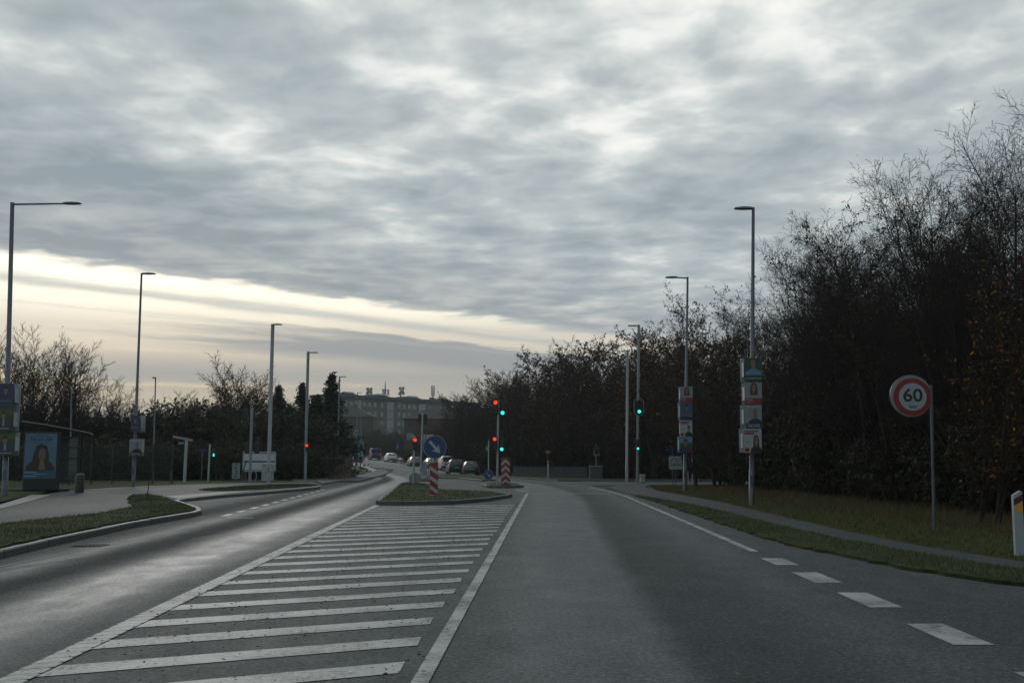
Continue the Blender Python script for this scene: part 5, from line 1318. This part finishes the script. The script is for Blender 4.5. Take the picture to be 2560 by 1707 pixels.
# ------------------------------------------------------------------ trees: prototypes grown once, then copied
def rvec(rnd):
    while True:
        v = Vector((rnd.uniform(-1, 1), rnd.uniform(-1, 1), rnd.uniform(-1, 1)))
        if .05 < v.length < 1: return v.normalized()
def grow(spec, seed):
    """spec: levels of dict(n, ang, ratio, nseg, wander, up, start). Returns thick segments, thin segments, leaf spots; height scaled to 1"""
    rnd = random.Random(seed)
    thick, thin, leaves = [], [], []
    LV = spec['lv']
    def br(p, d, L, r, lv):
        s_ = LV[lv]; n = s_['nseg']; step = L / n; pts = [(p.copy(), r, d.copy())]
        for i in range(n):
            d = (d + rvec(rnd) * s_['wander'] + Vector((0, 0, s_['up']))).normalized()
            p2 = p + d * step; r2 = r * (1 - .8 / n) if lv else spec['r'] * max(.2, 1 - .8 * (i + 1) / n)
            (thick if lv < spec['thick'] else thin).append((*p, *p2, r, r2))
            p, r = p2, r2; pts.append((p.copy(), r, d.copy()))
        if lv >= spec['leaf_lv']:
            for q_ in pts[1:]:
                for _ in range(spec.get('leaf_n', 1)):
                    if rnd.random() < spec['leaf_p']: leaves.append((q_[0] + rvec(rnd) * spec.get('leaf_spread', .03)))
        if lv + 1 < len(LV):
            c_ = LV[lv + 1]; k = c_['n']; k = max(1, int(k * rnd.uniform(.75, 1.25))); ph = rnd.uniform(0, 6.28)
            for j in range(k):
                t = c_['start'] + (1 - c_['start']) * ((j + rnd.random()) / k)
                f = t * n; i = min(n - 1, int(f)); a, b_ = pts[i], pts[i + 1]
                pos = a[0].lerp(b_[0], f - i); rr = a[1] + (b_[1] - a[1]) * (f - i)
                ax = a[2].orthogonal().normalized(); ph += 2.4 + rnd.uniform(-.4, .4)
                ax.rotate(Matrix.Rotation(ph, 3, a[2])); an = R(c_['ang'] * rnd.uniform(.7, 1.3))
                dd = (a[2] * math.cos(an) + ax * math.sin(an)).normalized()
                br(pos, dd, L * c_['ratio'] * rnd.uniform(.7, 1.2) * (1 - spec.get('cone', .35) * t), max(spec['rmin'], rr * c_.get('rr', .6)), lv + 1)
    for k in range(spec.get('stems', 1)):
        a = rnd.uniform(0, 6.28); sp_ = spec.get('spread', .05)
        d = Vector((math.cos(a) * sp_, math.sin(a) * sp_, 1)).normalized()
        o = Vector((math.cos(a), math.sin(a), 0)) * spec.get('foot', 0) * rnd.random()
        br(o, d, 1.0 * rnd.uniform(.75, 1.0) if k else 1.0, spec['r'], 0)
    A = np.array(thick, np.float32).reshape(-1, 8); B = np.array(thin, np.float32).reshape(-1, 8); Lf = np.array([tuple(v) for v in leaves], np.float32).reshape(-1, 3)
    zmax = max(A[:, 5].max() if len(A) else 0, B[:, 5].max() if len(B) else 0)
    return A / zmax, B / zmax, Lf / zmax
def tubes(S_, n):
    if not len(S_): return np.zeros((0, 3), np.float32), np.zeros((0, 4), np.int32)
    p0, p1, r0, r1 = S_[:, 0:3], S_[:, 3:6], S_[:, 6], S_[:, 7]
    d = p1 - p0; d /= np.maximum(1e-9, np.linalg.norm(d, axis=1))[:, None]
    ref = np.where(np.abs(d[:, 2:3]) < .9, np.array([[0, 0, 1.]]), np.array([[1., 0, 0]]))
    a = np.cross(d, ref); a /= np.linalg.norm(a, axis=1)[:, None]; b = np.cross(d, a)
    V = np.zeros((len(S_), 2 * n, 3), np.float32)
    for k in range(n):
        w = 2 * math.pi * k / n; o = a * math.cos(w) + b * math.sin(w)
        V[:, k] = p0 + o * r0[:, None]; V[:, n + k] = p1 + o * r1[:, None]
    base = (np.arange(len(S_)) * 2 * n)[:, None]
    F = np.concatenate([base + np.array([[k, (k + 1) % n, n + (k + 1) % n, n + k]]) for k in range(n)], 0)
    return V.reshape(-1, 3), F.astype(np.int32)
def leaf_quads(P_, size, rng, flat=False):
    n = len(P_)
    u = rng.normal(size=(n, 3)); u /= np.linalg.norm(u, axis=1)[:, None]
    w = rng.normal(size=(n, 3)); w -= (w * u).sum(1)[:, None] * u; w /= np.linalg.norm(w, axis=1)[:, None]
    s_ = size * rng.uniform(.6, 1.4, (n, 1))
    V = np.stack([P_ - u * s_, P_ + w * s_ * .45 - u * s_ * .1, P_ + u * s_, P_ - w * s_ * .45 - u * s_ * .1], 1).reshape(-1, 3)
    F = (np.arange(n) * 4)[:, None] + np.array([[0, 1, 2, 3]])
    return V.astype(np.float32), F.astype(np.int32)
def lv(n, ang, ratio, nseg, wander, up, start, rr=.6): return dict(n=n, ang=ang, ratio=ratio, nseg=nseg, wander=wander, up=up, start=start, rr=rr)
SPEC = {
 # tall bare tree, ascending limbs
 'ash': dict(lv=[lv(1, 0, 1, 8, .06, .04, 0), lv(20, 40, .50, 6, .08, .07, .16, .5), lv(11, 36, .46, 4, .11, .06, .15), lv(8, 42, .54, 3, .10, .04, .12), lv(5, 44, .55, 2, .12, .03, .1)], r=.0125, rmin=.0007, thick=2, leaf_lv=4, leaf_p=.006, stems=1),
 'multi': dict(lv=[lv(1, 0, 1, 8, .07, .05, 0), lv(13, 36, .42, 5, .09, .08, .12, .5), lv(8, 36, .46, 4, .12, .06, .12), lv(6, 42, .54, 3, .10, .04, .1), lv(5, 44, .55, 2, .12, .03, .1)], r=.0085, rmin=.0007, thick=2, leaf_lv=4, leaf_p=.008, stems=4, spread=.24, foot=.03),
 # tree that still holds a good many brown leaves
 'leafy': dict(lv=[lv(1, 0, 1, 7, .08, .05, 0), lv(16, 46, .42, 5, .11, .08, .08, .5), lv(8, 40, .46, 3, .15, .06, .12), lv(6, 40, .48, 3, .18, .03, .1), lv(3, 38, .5, 2, .2, .0, .1)], r=.010, rmin=.0010, thick=2, leaf_lv=3, leaf_p=.40, leaf_n=1, leaf_spread=.010, stems=2, spread=.18, foot=.02),
 # spreading crown on a forked trunk
 'vase': dict(lv=[lv(1, 0, 1, 4, .04, .05, 0), lv(17, 42, 1.05, 7, .06, .05, .42, .55), lv(11, 38, .42, 4, .12, .05, .15), lv(7, 40, .5, 3, .14, .04, .12), lv(5, 44, .55, 2, .16, .02, .1)], r=.034, rmin=.0046, thick=2, leaf_lv=4, leaf_p=.02, stems=1, cone=.12),
 # distant versions: fewer, stouter twigs
 'multi_far': dict(lv=[lv(1, 0, 1, 7, .07, .05, 0), lv(13, 36, .42, 5, .09, .08, .12, .5), lv(9, 36, .46, 3, .10, .06, .12), lv(9, 34, .48, 2, .12, .05, .1)], r=.0095, rmin=.0016, thick=2, leaf_lv=3, leaf_p=.02, stems=4, spread=.24, foot=.03),
 'leafy_far': dict(lv=[lv(1, 0, 1, 6, .08, .05, 0), lv(15, 44, .42, 4, .11, .08, .08, .5), lv(8, 40, .46, 3, .15, .06, .12), lv(6, 40, .48, 2, .18, .03, .1)], r=.010, rmin=.0024, thick=2, leaf_lv=3, leaf_p=.55, leaf_n=2, leaf_spread=.014, stems=2, spread=.18, foot=.02),
 # bushy undergrowth
 'bush': dict(lv=[lv(1, 0, 1, 4, .16, .04, 0), lv(9, 46, .5, 4, .2, .05, .08, .55), lv(6, 42, .5, 3, .25, .02, .1), lv(5, 42, .5, 2, .28, .0, .1)], r=.012, rmin=.0016, thick=1, leaf_lv=2, leaf_p=.42, leaf_n=2, leaf_spread=.03, stems=7, spread=.5, foot=.12, cone=.2),
}
PROTO = {}
def proto(key, seed, leafmat, leaf_size, twigmat='twig', leaf_keep=1.0):
    A, B, Lf = grow(SPEC[key], seed)
    rng = np.random.default_rng(seed)
    V, F = tubes(A, 6); tr = fast_mesh('trunk', V, F, ['bark'], True)
    V, F = tubes(B, 3); cr = fast_mesh('crown', V, F, [twigmat])
    lf = None
    if len(Lf):
        V, F = leaf_quads(Lf, leaf_size, rng); lf = fast_mesh('leaves', V, F, [leafmat])
    #print(key, seed, 'segs', len(A), len(B), 'leaves', len(Lf))
    return tr, cr, lf
PROTO['ash'] = [proto('ash', s_, 'leaf_brown', .0045) for s_ in (3, 11)]
PROTO['multi'] = [proto('multi', s_, 'leaf_brown', .0045) for s_ in (5, 17)]
PROTO['leafy'] = [proto('leafy', s_, 'leaf_brown', .0055) for s_ in (2, 23)]
SPEC['rusty'] = dict(SPEC['leafy'], leaf_p=.16)
PROTO['rust'] = [proto('rusty', 41, 'leaf_rust', .0085)]
PROTO['multi_far'] = [proto('multi_far', s_, 'leaf_brown', .007) for s_ in (5, 29)]
PROTO['leafy_far'] = [proto('leafy_far', s_, 'leaf_brown', .0085) for s_ in (8, 31)]
_l = PROTO['leafy_far'][0][2].copy(); _l.materials.clear(); _l.materials.append(M['leaf_rust']); PROTO['rust_far'] = [(PROTO['leafy_far'][0][0], PROTO['leafy_far'][0][1], _l)]
PROTO['vase'] = [proto('vase', s_, 'leaf_brown', .006) for s_ in (4,)]
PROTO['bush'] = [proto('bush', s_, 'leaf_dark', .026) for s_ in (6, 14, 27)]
_n = [0]
def tree(name, kind, loc, h, label, group, cat='tree', wide=1.0, v=None):
    _n[0] += 1; rnd = random.Random(_n[0] * 31)
    tr, cr, lf = PROTO[kind][(_n[0] if v is None else v) % len(PROTO[kind])]
    root = empty(name, loc, rnd.uniform(0, 6.28)); tag(root, label, cat, group)
    root.scale = (h * wide * rnd.uniform(.9, 1.1), h * wide * rnd.uniform(.9, 1.1), h)
    link('trunk', tr, root); c_ = link('crown', cr, root)
    if lf is not None: link('leaves', lf, c_)
    return root
def tree_px(name, kind, x, ytop, Y, label, group, **kw):
    z = g(Y); X_ = at_y(x, HZ, Y).x
    return tree(name, kind, (X_, Y, z - .05), at_y(x, ytop, Y).z - z, label, group, **kw)
# the wood along the cycle path: front row read off its skyline, then rows behind it
GW = 'trees of the wood beside the cycle path'
LW = 'bare brown tree deep among the others in the wood beside the cycle path'
SKY_R = [(1700, 800), (1730, 784), (1807, 690), (1850, 697), (1916, 653), (1937, 642), (1992, 609), (2068, 550), (2112, 530), (2200, 470), (2275, 405), (2427, 385), (2514, 355), (2552, 300), (2700, 240)]
FRONT = [(2650, 225, 25, 'ash', 'tree at the very edge of the picture, tallest of the wood'), (2552, 255, 27, 'ash', 'tall bare tree rising behind the white reflector post'), (2440, 355, 29, 'multi', 'bare tree between the speed limit sign and the reflector post'), (2285, 385, 31, 'ash', 'bare tree behind the 60 sign, long thin branches reaching left'), (2195, 480, 33, 'leafy', 'brown-leaved tree just left of the 60 sign'),
         (2110, 520, 37, 'ash', 'bare tree in the middle of the wood between 60 sign and posters'), (2040, 570, 40, 'multi', 'many-stemmed bare tree, second right of the four-poster lamp'), (1975, 612, 43, 'ash', 'bare tree just right of the lamp with the HOVE poster'), (1920, 645, 46, 'multi', 'many-stemmed bare tree directly behind the lamp by the cycle path'),
         (2480, 560, 23.5, 'rust', 'smaller rust-leaved tree in front, between 60 sign and reflector post'), (2380, 800, 24, 'rust', 'low rust-leaved sapling just right of the 60 sign')]
for i, (x, y, Y, k, lab) in enumerate(FRONT): tree_px('bare_tree', k, x + (60 if x < 2400 else 0), y, Y, lab, GW, wide=1.0)
for i, (x, y, Y, k, lab) in enumerate([(1845, 715, 50, 'leafy', 'leafy brown tree left of the HOVE lamp'), (1795, 690, 53, 'leafy', 'tallest brown-leaved tree between the two poster lamps'), (1742, 770, 57, 'leafy', 'low brown-leaved tree right behind the long-armed lamp')]):
    tree_px('leafy_tree', k, x, y, Y, lab, 'leafy trees at the end of the wood', wide=1.0)
rr = random.Random(5)
for row, (dx_, n) in enumerate(((2.8, 16), (6, 16), (9.5, 15), (14, 14), (19, 13))):
    for i in range(n):
        Y = 21 + (i + .5) * (42 / n) + rr.uniform(-1, 1); X_ = 12.2 + dx_ + rr.uniform(-1, 1) - .055 * (Y - 25)
        xp = CX + X_ / Y * FPX
        h = min(10.5, at_y(xp, interp(SKY_R, xp - 120) + rr.uniform(8, 70), Y).z - g(Y))
        tree('bare_tree', rr.choice(['multi', 'ash', 'multi', 'ash', 'leafy']) if row < 3 else 'multi', (X_, Y, g(Y) - .05), max(4.5, h), LW, GW, wide=1.05)
# across the side street and along the far bend
GF = 'trees across the junction'
LF = 'brown tree deep among the others across the junction'
FARR = [(1690, 800, 79, 'leafy_far', 'brown tree rising behind the long-armed lamp from across the side street'), (1640, 805, 80, 'rust_far', 'rust-tinged tree right of the single green signal'), (1590, 825, 82, 'leafy_far', 'brown tree directly behind the oval green signal'), (1540, 850, 86, 'leafy_far', 'brown tree just left of the two pale lamp columns'), (1495, 840, 90, 'multi_far', 'thin-leaved tree above the broad bin with the pale lid'), (1455, 835, 94, 'leafy_far', 'highest brown tree left of the green signal, feathery top'), (1410, 870, 98, 'rust_far', 'rust-tinged tree above the low slatted fence'),
        (1370, 868, 103, 'leafy_far', 'brown tree above the short white marker post'), (1330, 890, 107, 'leafy_far', 'brown tree behind the far street name pole'), (1290, 912, 112, 'leafy_far', 'brown tree right of the chevron board'), (1250, 912, 117, 'multi_far', 'bare tree right behind the mast with two red and two green signals'), (1215, 918, 124, 'multi_far', 'bare tree just left of the four-signal mast'), (1180, 930, 132, 'multi_far', 'bare tree at the right end of the apartment block'), (1148, 978, 138, 'leafy_far', 'lowest tree of the row, overlapping the end of the apartment roof')]
for x, y, Y, k, lab in FARR: tree_px('brown_tree', k, x, y, Y, lab, GF, wide=1.2)
for i in range(30):
    x = 1190 + i * 21 + rr.uniform(-8, 8); Y = 136 - i * 1.4 + rr.uniform(0, 10)
    tree_px('brown_tree', rr.choice(['leafy_far', 'multi_far', 'rust_far']), x, interp([(1150, 985), (1250, 950), (1400, 915), (1550, 885), (1700, 840), (1900, 820)], x) + rr.uniform(-10, 25), Y + 6, LF, GF, wide=1.25)
for i in range(17):
    x = 925 + i * 17 + rr.uniform(-6, 6); Y = 272 + rr.uniform(-6, 12) if x < 1050 else 190 + rr.uniform(-8, 8)
    tree_px('brown_tree', rr.choice(['leafy_far', 'rust_far', 'leafy_far']), x, 1068 + rr.uniform(-8, 16) - (22 if x > 1050 else 0), Y, 'low brown tree in front of the far houses on the slope', 'low trees before the far houses', wide=1.5)
# left-hand side
ORD = ['leftmost', 'second', 'third', 'fourth', 'fifth', 'sixth', 'seventh', 'last']
for i, (x, y, Y, k) in enumerate([(-25, 805, 78, 'multi_far'), (30, 818, 76, 'multi_far'), (70, 850, 84, 'multi_far'), (95, 830, 74, 'multi_far'), (150, 822, 76, 'multi_far'), (190, 860, 78, 'multi_far'), (235, 935, 80, 'multi_far'), (280, 975, 82, 'multi_far')]):
    tree_px('bare_tree', k, x, y, Y, 'bare upright tree, %s from the left behind the bus shelter' % ORD[i], 'bare trees behind the bus shelter', wide=1.1)
tree_px('lone_tree', 'vase', 592, 874, 92, 'broad bare tree standing alone above the hedge, branches fanned out', None, wide=.9, v=0)
for i, (x, y) in enumerate([(345, 980), (392, 968), (440, 972), (478, 990)]):
    tree_px('bare_tree', 'multi_far', x, y, 104, '%s of four low bare trees rising behind the hedge left of the lone tree' % ['first', 'second', 'third', 'last'][i], 'bare trees behind the hedge', wide=1.3)
for i, (x, y) in enumerate([(655, 1000), (703, 995)]):
    tree_px('brown_tree', 'leafy_far', x, y, 108, 'small rounded brown tree %s the thick pale lamp' % ['left of', 'right of'][i], 'small trees by the conifers', wide=1.3)
# conifers
def conifer_proto(seed):
    rng = np.random.default_rng(seed); rnd = random.Random(seed)
    segs, spots = [], []
    nb = 300
    for i in range(nb):
        t = .02 + .97 * (i + rnd.random()) / nb
        L = (.27 * (1 - t) ** 1.0 + .004) * rnd.uniform(.6, 1.15)
        a = rnd.uniform(0, 6.28); rise = rnd.uniform(-.15, .35)
        d = np.array([math.cos(a), math.sin(a), rise]); p0 = np.array([0, 0, t])
        p1 = p0 + d * L * .6; p2 = p0 + d * L + np.array([0, 0, L * .18])
        segs += [(*p0, *p1, .004, .003), (*p1, *p2, .003, .001)]
        m = int(16 + 190 * L)
        u = rng.uniform(.15, 1.05, m)[:, None]
        spots.append(p0 + (p2 - p0) * u + rng.normal(size=(m, 3)) * (.012 + .03 * L) + np.array([0, 0, -.012]))
    V, F = tubes(np.array(segs, np.float32), 3); cr = fast_mesh('crown', V, F, ['bark'])
    V, F = tubes(np.array([(0, 0, -.01, 0, 0, .5, .022, .012), (0, 0, .5, 0, 0, .99, .012, .002)], np.float32), 6); tr = fast_mesh('trunk', V, F, ['bark'], True)
    V, F = leaf_quads(np.concatenate(spots), .013, rng); lf = fast_mesh('needles', V, F, ['needle'])
    return tr, cr, lf
PROTO['fir'] = [conifer_proto(1), conifer_proto(9)]
for x, y, Y, wd, lab in ((826, 931, 98, 1.35, 'tallest dark conifer beside the plank fence'), (790, 985, 96, 1.7, 'broad dark conifer tucked beside the tallest one'), (752, 955, 100, 1.25, 'pointed conifer behind the red figure light column'), (693, 962, 104, 1.25, 'left conifer of the row, next to the thick pale lamp'), (722, 1010, 99, 1.6, 'short bushy conifer filling the gap in the conifer row'), (846, 1045, 99, .8, 'low conifer at the right foot of the tallest one')):
    tree_px('conifer', 'fir', x, y, Y, lab, 'conifers behind the plank fence', wide=wd)

# ------------------------------------------------------------------ hedges and undergrowth: masses nobody could count
def joined(tr, cr, lf):
    """stems, twigs and leaves of one bush as a single mesh"""
    def arr(me):
        v_ = np.zeros(len(me.vertices) * 3, np.float32); me.vertices.foreach_get('co', v_); f_ = np.zeros(len(me.loops), np.int32); me.loops.foreach_get('vertex_index', f_); return v_.reshape(-1, 3), f_.reshape(-1, 4)
    (v0, f0), (v1, f1), (v2, f2) = arr(tr), arr(cr), arr(lf)
    V = np.concatenate([v0, v1, v2]); F = np.concatenate([f0, f1 + len(v0), f2 + len(v0) + len(v1)])
    return fast_mesh('bush', V, F, ['twig', 'leaf_dark'], False, np.concatenate([np.zeros(len(f0) + len(f1), np.int32), np.ones(len(f2), np.int32)]))
BUSH = [joined(*p) for p in PROTO['bush']]
def mass(name, label, spots, cat='undergrowth'):
    """spots: (x, y, height, width); bushes too tangled to count, standing as one mass"""
    root = empty(name, (spots[0][0], spots[0][1], 0)); tag(root, label, cat, None, 'stuff')
    rnd = random.Random(len(spots))
    for i, (x, y, h, w) in enumerate(spots):
        o = link('bush', BUSH[i % len(BUSH)], root, (x - spots[0][0], y - spots[0][1], g(y) - .05))
        o.scale = (w, w, h); o.rotation_euler = (0, 0, rnd.uniform(0, 6.28))
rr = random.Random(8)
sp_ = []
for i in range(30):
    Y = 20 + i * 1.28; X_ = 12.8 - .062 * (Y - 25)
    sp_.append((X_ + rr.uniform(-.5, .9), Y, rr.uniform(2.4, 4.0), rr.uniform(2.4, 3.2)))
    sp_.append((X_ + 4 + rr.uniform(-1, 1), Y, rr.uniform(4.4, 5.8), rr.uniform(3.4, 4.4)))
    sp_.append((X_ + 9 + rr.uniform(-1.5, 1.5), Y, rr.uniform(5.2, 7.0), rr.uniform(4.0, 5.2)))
for i in range(16):                                            # unseen wood behind the viewpoint, added to block sky light on the signs
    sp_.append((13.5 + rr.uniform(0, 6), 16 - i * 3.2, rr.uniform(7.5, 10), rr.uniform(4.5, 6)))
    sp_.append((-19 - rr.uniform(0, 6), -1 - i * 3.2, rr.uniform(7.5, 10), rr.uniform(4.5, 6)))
mass('undergrowth', 'tangled dark undergrowth filling the wood beside the cycle path, plus unseen sky-blocking bushes added behind the viewpoint', sp_)
sp_ = []
for i in range(34):
    x = 1150 + i * 18; Y = interp([(1150, 142), (1290, 114), (1450, 97), (1600, 86), (1770, 82)], x)
    X_ = at_y(x, HZ, Y).x
    sp_.append((X_ + rr.uniform(-1, 1), Y + 1, rr.uniform(3, 4.6), rr.uniform(4, 5.5)))
    sp_.append((X_ + 2 + rr.uniform(-1, 1), Y + 8, rr.uniform(5.5, 7.5), rr.uniform(5, 6.5)))
mass('undergrowth', 'dark brush under the brown trees across the junction', sp_)
sp_ = []
for i in range(44):
    x = -80 + i * 20.5; Y = 84 + rr.uniform(-2, 4)
    ht = interp([(-80, 1012), (120, 1010), (260, 1022), (340, 1010), (420, 990), (520, 985), (560, 1010), (600, 1022), (680, 1010), (760, 1010), (830, 1040)], x)
    sp_.append((at_y(x, HZ, Y).x, Y, at_y(x, ht + rr.uniform(-6, 14), Y).z - g(Y), rr.uniform(4, 5)))
    sp_.append((at_y(x, HZ, Y - 5).x, Y - 5 - (x < 620) * 6, rr.uniform(2.4, 3.4), rr.uniform(3.4, 4.2)))
mass('hedge', 'long dark overgrown hedge behind the lawn and the green fence', sp_, 'hedge')
sp_ = []
for i in range(26):
    x = 880 + i * 12.5; Y = 262 + rr.uniform(-4, 6)
    if x > 1040: sp_.append((at_y(x, HZ, Y - 86).x, Y - 86, rr.uniform(2.6, 4.6), rr.uniform(5, 7)))
    sp_.append((at_y(x, HZ, Y + 18).x, Y + 18, rr.uniform(4.5, 7.5), rr.uniform(7, 9)))
mass('undergrowth', 'low brown scrub along the far side of the bend', sp_)

# ------------------------------------------------------------------ grass blades, dead leaves
def inside(poly, P_):
    x, y = P_[:, 0], P_[:, 1]; r_ = np.zeros(len(P_), bool); n = len(poly)
    for i in range(n):
        (x0, y0), (x1, y1) = poly[i][:2], poly[(i + 1) % n][:2]
        c_ = ((y0 > y) != (y1 > y)) & (x < (x1 - x0) * (y - y0) / (y1 - y0 + 1e-12) + x0); r_ ^= c_
    return r_
def scatter(poly, n, rng):
    xs_ = [p[0] for p in poly]; ys_ = [p[1] for p in poly]
    P_ = np.stack([rng.uniform(min(xs_), max(xs_), n * 3), rng.uniform(min(ys_), max(ys_), n * 3)], 1)
    return P_[inside(poly, P_)][:n]
def blades(name, label, areas, mat):
    """areas: (polygon, count, height, width, ground offset)"""
    rng = np.random.default_rng(3); Vs, n0, Fs = [], 0, []
    for poly, n, h, w, off in areas:
        P_ = scatter(poly, n, rng); m = len(P_)
        z = np.array([g(y) for y in P_[:, 1]]) + off - .01
        B = np.concatenate([P_, z[:, None]], 1)
        a = rng.uniform(0, 6.28, m); u = np.stack([np.cos(a), np.sin(a), np.zeros(m)], 1)
        clump = .6 + .8 * (.5 + .5 * np.sin(P_[:, 0] * 2.1 + np.sin(P_[:, 1] * 1.3) * 2) * np.sin(P_[:, 1] * 1.7))
        hh = (h * clump * rng.uniform(.5, 1.3, m))[:, None]; lean = rng.normal(size=(m, 2)) * .45
        tip = B + np.concatenate([lean * hh, hh], 1)
        V = np.stack([B - u * w, B + u * w, tip], 1).reshape(-1, 3)
        Vs.append(V); Fs.append((np.arange(m) * 3)[:, None] + np.array([[0, 1, 2]]) + n0); n0 += 3 * m
    me = fast_mesh(name, np.concatenate(Vs), np.concatenate(Fs), [mat])
    return tag(link(name, me), label, 'grass', None, 'stuff')
RV = [(7.3, 14.6), (6.75, 18), (6.65, 21.6), (6.7, 27.4), (6.85, 34.6), (6.65, 41.6), (6.4, 48), (7.2, 57), (13, 59), (12, 44), (13.5, 26), (13.2, 17), (11, 12.5), (8.9, 12.6)]
RT = [(9.6, 19), (9.0, 26), (8.6, 34), (8.4, 42), (8.6, 52), (12, 54), (12, 44), (13.5, 26), (13, 18)]
blades('grass', 'short green grass on the verges, islands and lawns', [(S1, 26000, .05, .005, .05), (V1, 30000, .05, .005, .135), (I1, 9000, .05, .008, .12), (V2, 7000, .06, .01, .135)], 'blade')
blades('grass', 'yellowish green grass between the cycle path and the wood', [(RV, 70000, .07, .006, 0)], 'blade_verge')
blades('grass', 'tall straw-coloured dry grass at the foot of the wood', [(RT, 16000, .2, .005, 0)], 'blade_dry')
rng = np.random.default_rng(12)
def litter(name, label, polys, size, mat='litter'):
    Vs, Fs, n0 = [], [], 0
    for poly, n, off in polys:
        P_ = scatter(poly, n, rng); m = len(P_); z = np.array([g(y) for y in P_[:, 1]]) + off
        C = np.concatenate([P_, z[:, None] + .008], 1)
        a = rng.uniform(0, 6.28, m); s_ = size * rng.uniform(.5, 1.5, (m, 1))
        u = np.stack([np.cos(a), np.sin(a), rng.uniform(-.3, .3, m)], 1); w = np.stack([-np.sin(a), np.cos(a), rng.uniform(-.3, .3, m)], 1)
        V = np.stack([C - u * s_, C + w * s_ * .5, C + u * s_, C - w * s_ * .5 + np.array([0, 0, .006])], 1).reshape(-1, 3)
        Vs.append(V); Fs.append((np.arange(m) * 4)[:, None] + np.array([[0, 1, 2, 3]]) + n0); n0 += 4 * m
    me = fast_mesh(name, np.concatenate(Vs), np.concatenate(Fs), [mat]); return tag(link(name, me), label, 'leaves', None, 'stuff')
HAT = [(hl(6.5), 6.5), (hr(6.5), 6.5), (hr(34), 34), (hl(32), 32)]
litter('leaf_litter', 'dead leaves and twigs scattered over hatching, verges and paths', [(HAT, 2600, .020), (CP, 160, .024), (RV, 1200, .03), (V1, 500, .15), ([(-14, 20), (-12, 45), (-20, 46), (-22, 30)], 200, .105), ([(4.3, 18), (5.0, 14), (4.75, 38), (4.3, 40)], 260, .012)], .016)

# ------------------------------------------------------------------ thin damp air
hz = MB(); hz.box((0, 1400, 18.5), (5400, 5000, 43)); ho = hz.build('haze', 'white'); ho.data.materials.clear()
hm = bpy.data.materials.new('damp_air'); hm.use_nodes = True; hn = hm.node_tree; hn.nodes.clear()
pv = hn.nodes.new('ShaderNodeVolumePrincipled'); pv.inputs['Color'].default_value = (.86, .96, 1.0, 1); pv.inputs['Density'].default_value = .00025; pv.inputs['Anisotropy'].default_value = .2
hoo = hn.nodes.new('ShaderNodeOutputMaterial'); hn.links.new(pv.outputs[0], hoo.inputs['Volume'])
ho.data.materials.append(hm); tag(ho, kind='stuff')
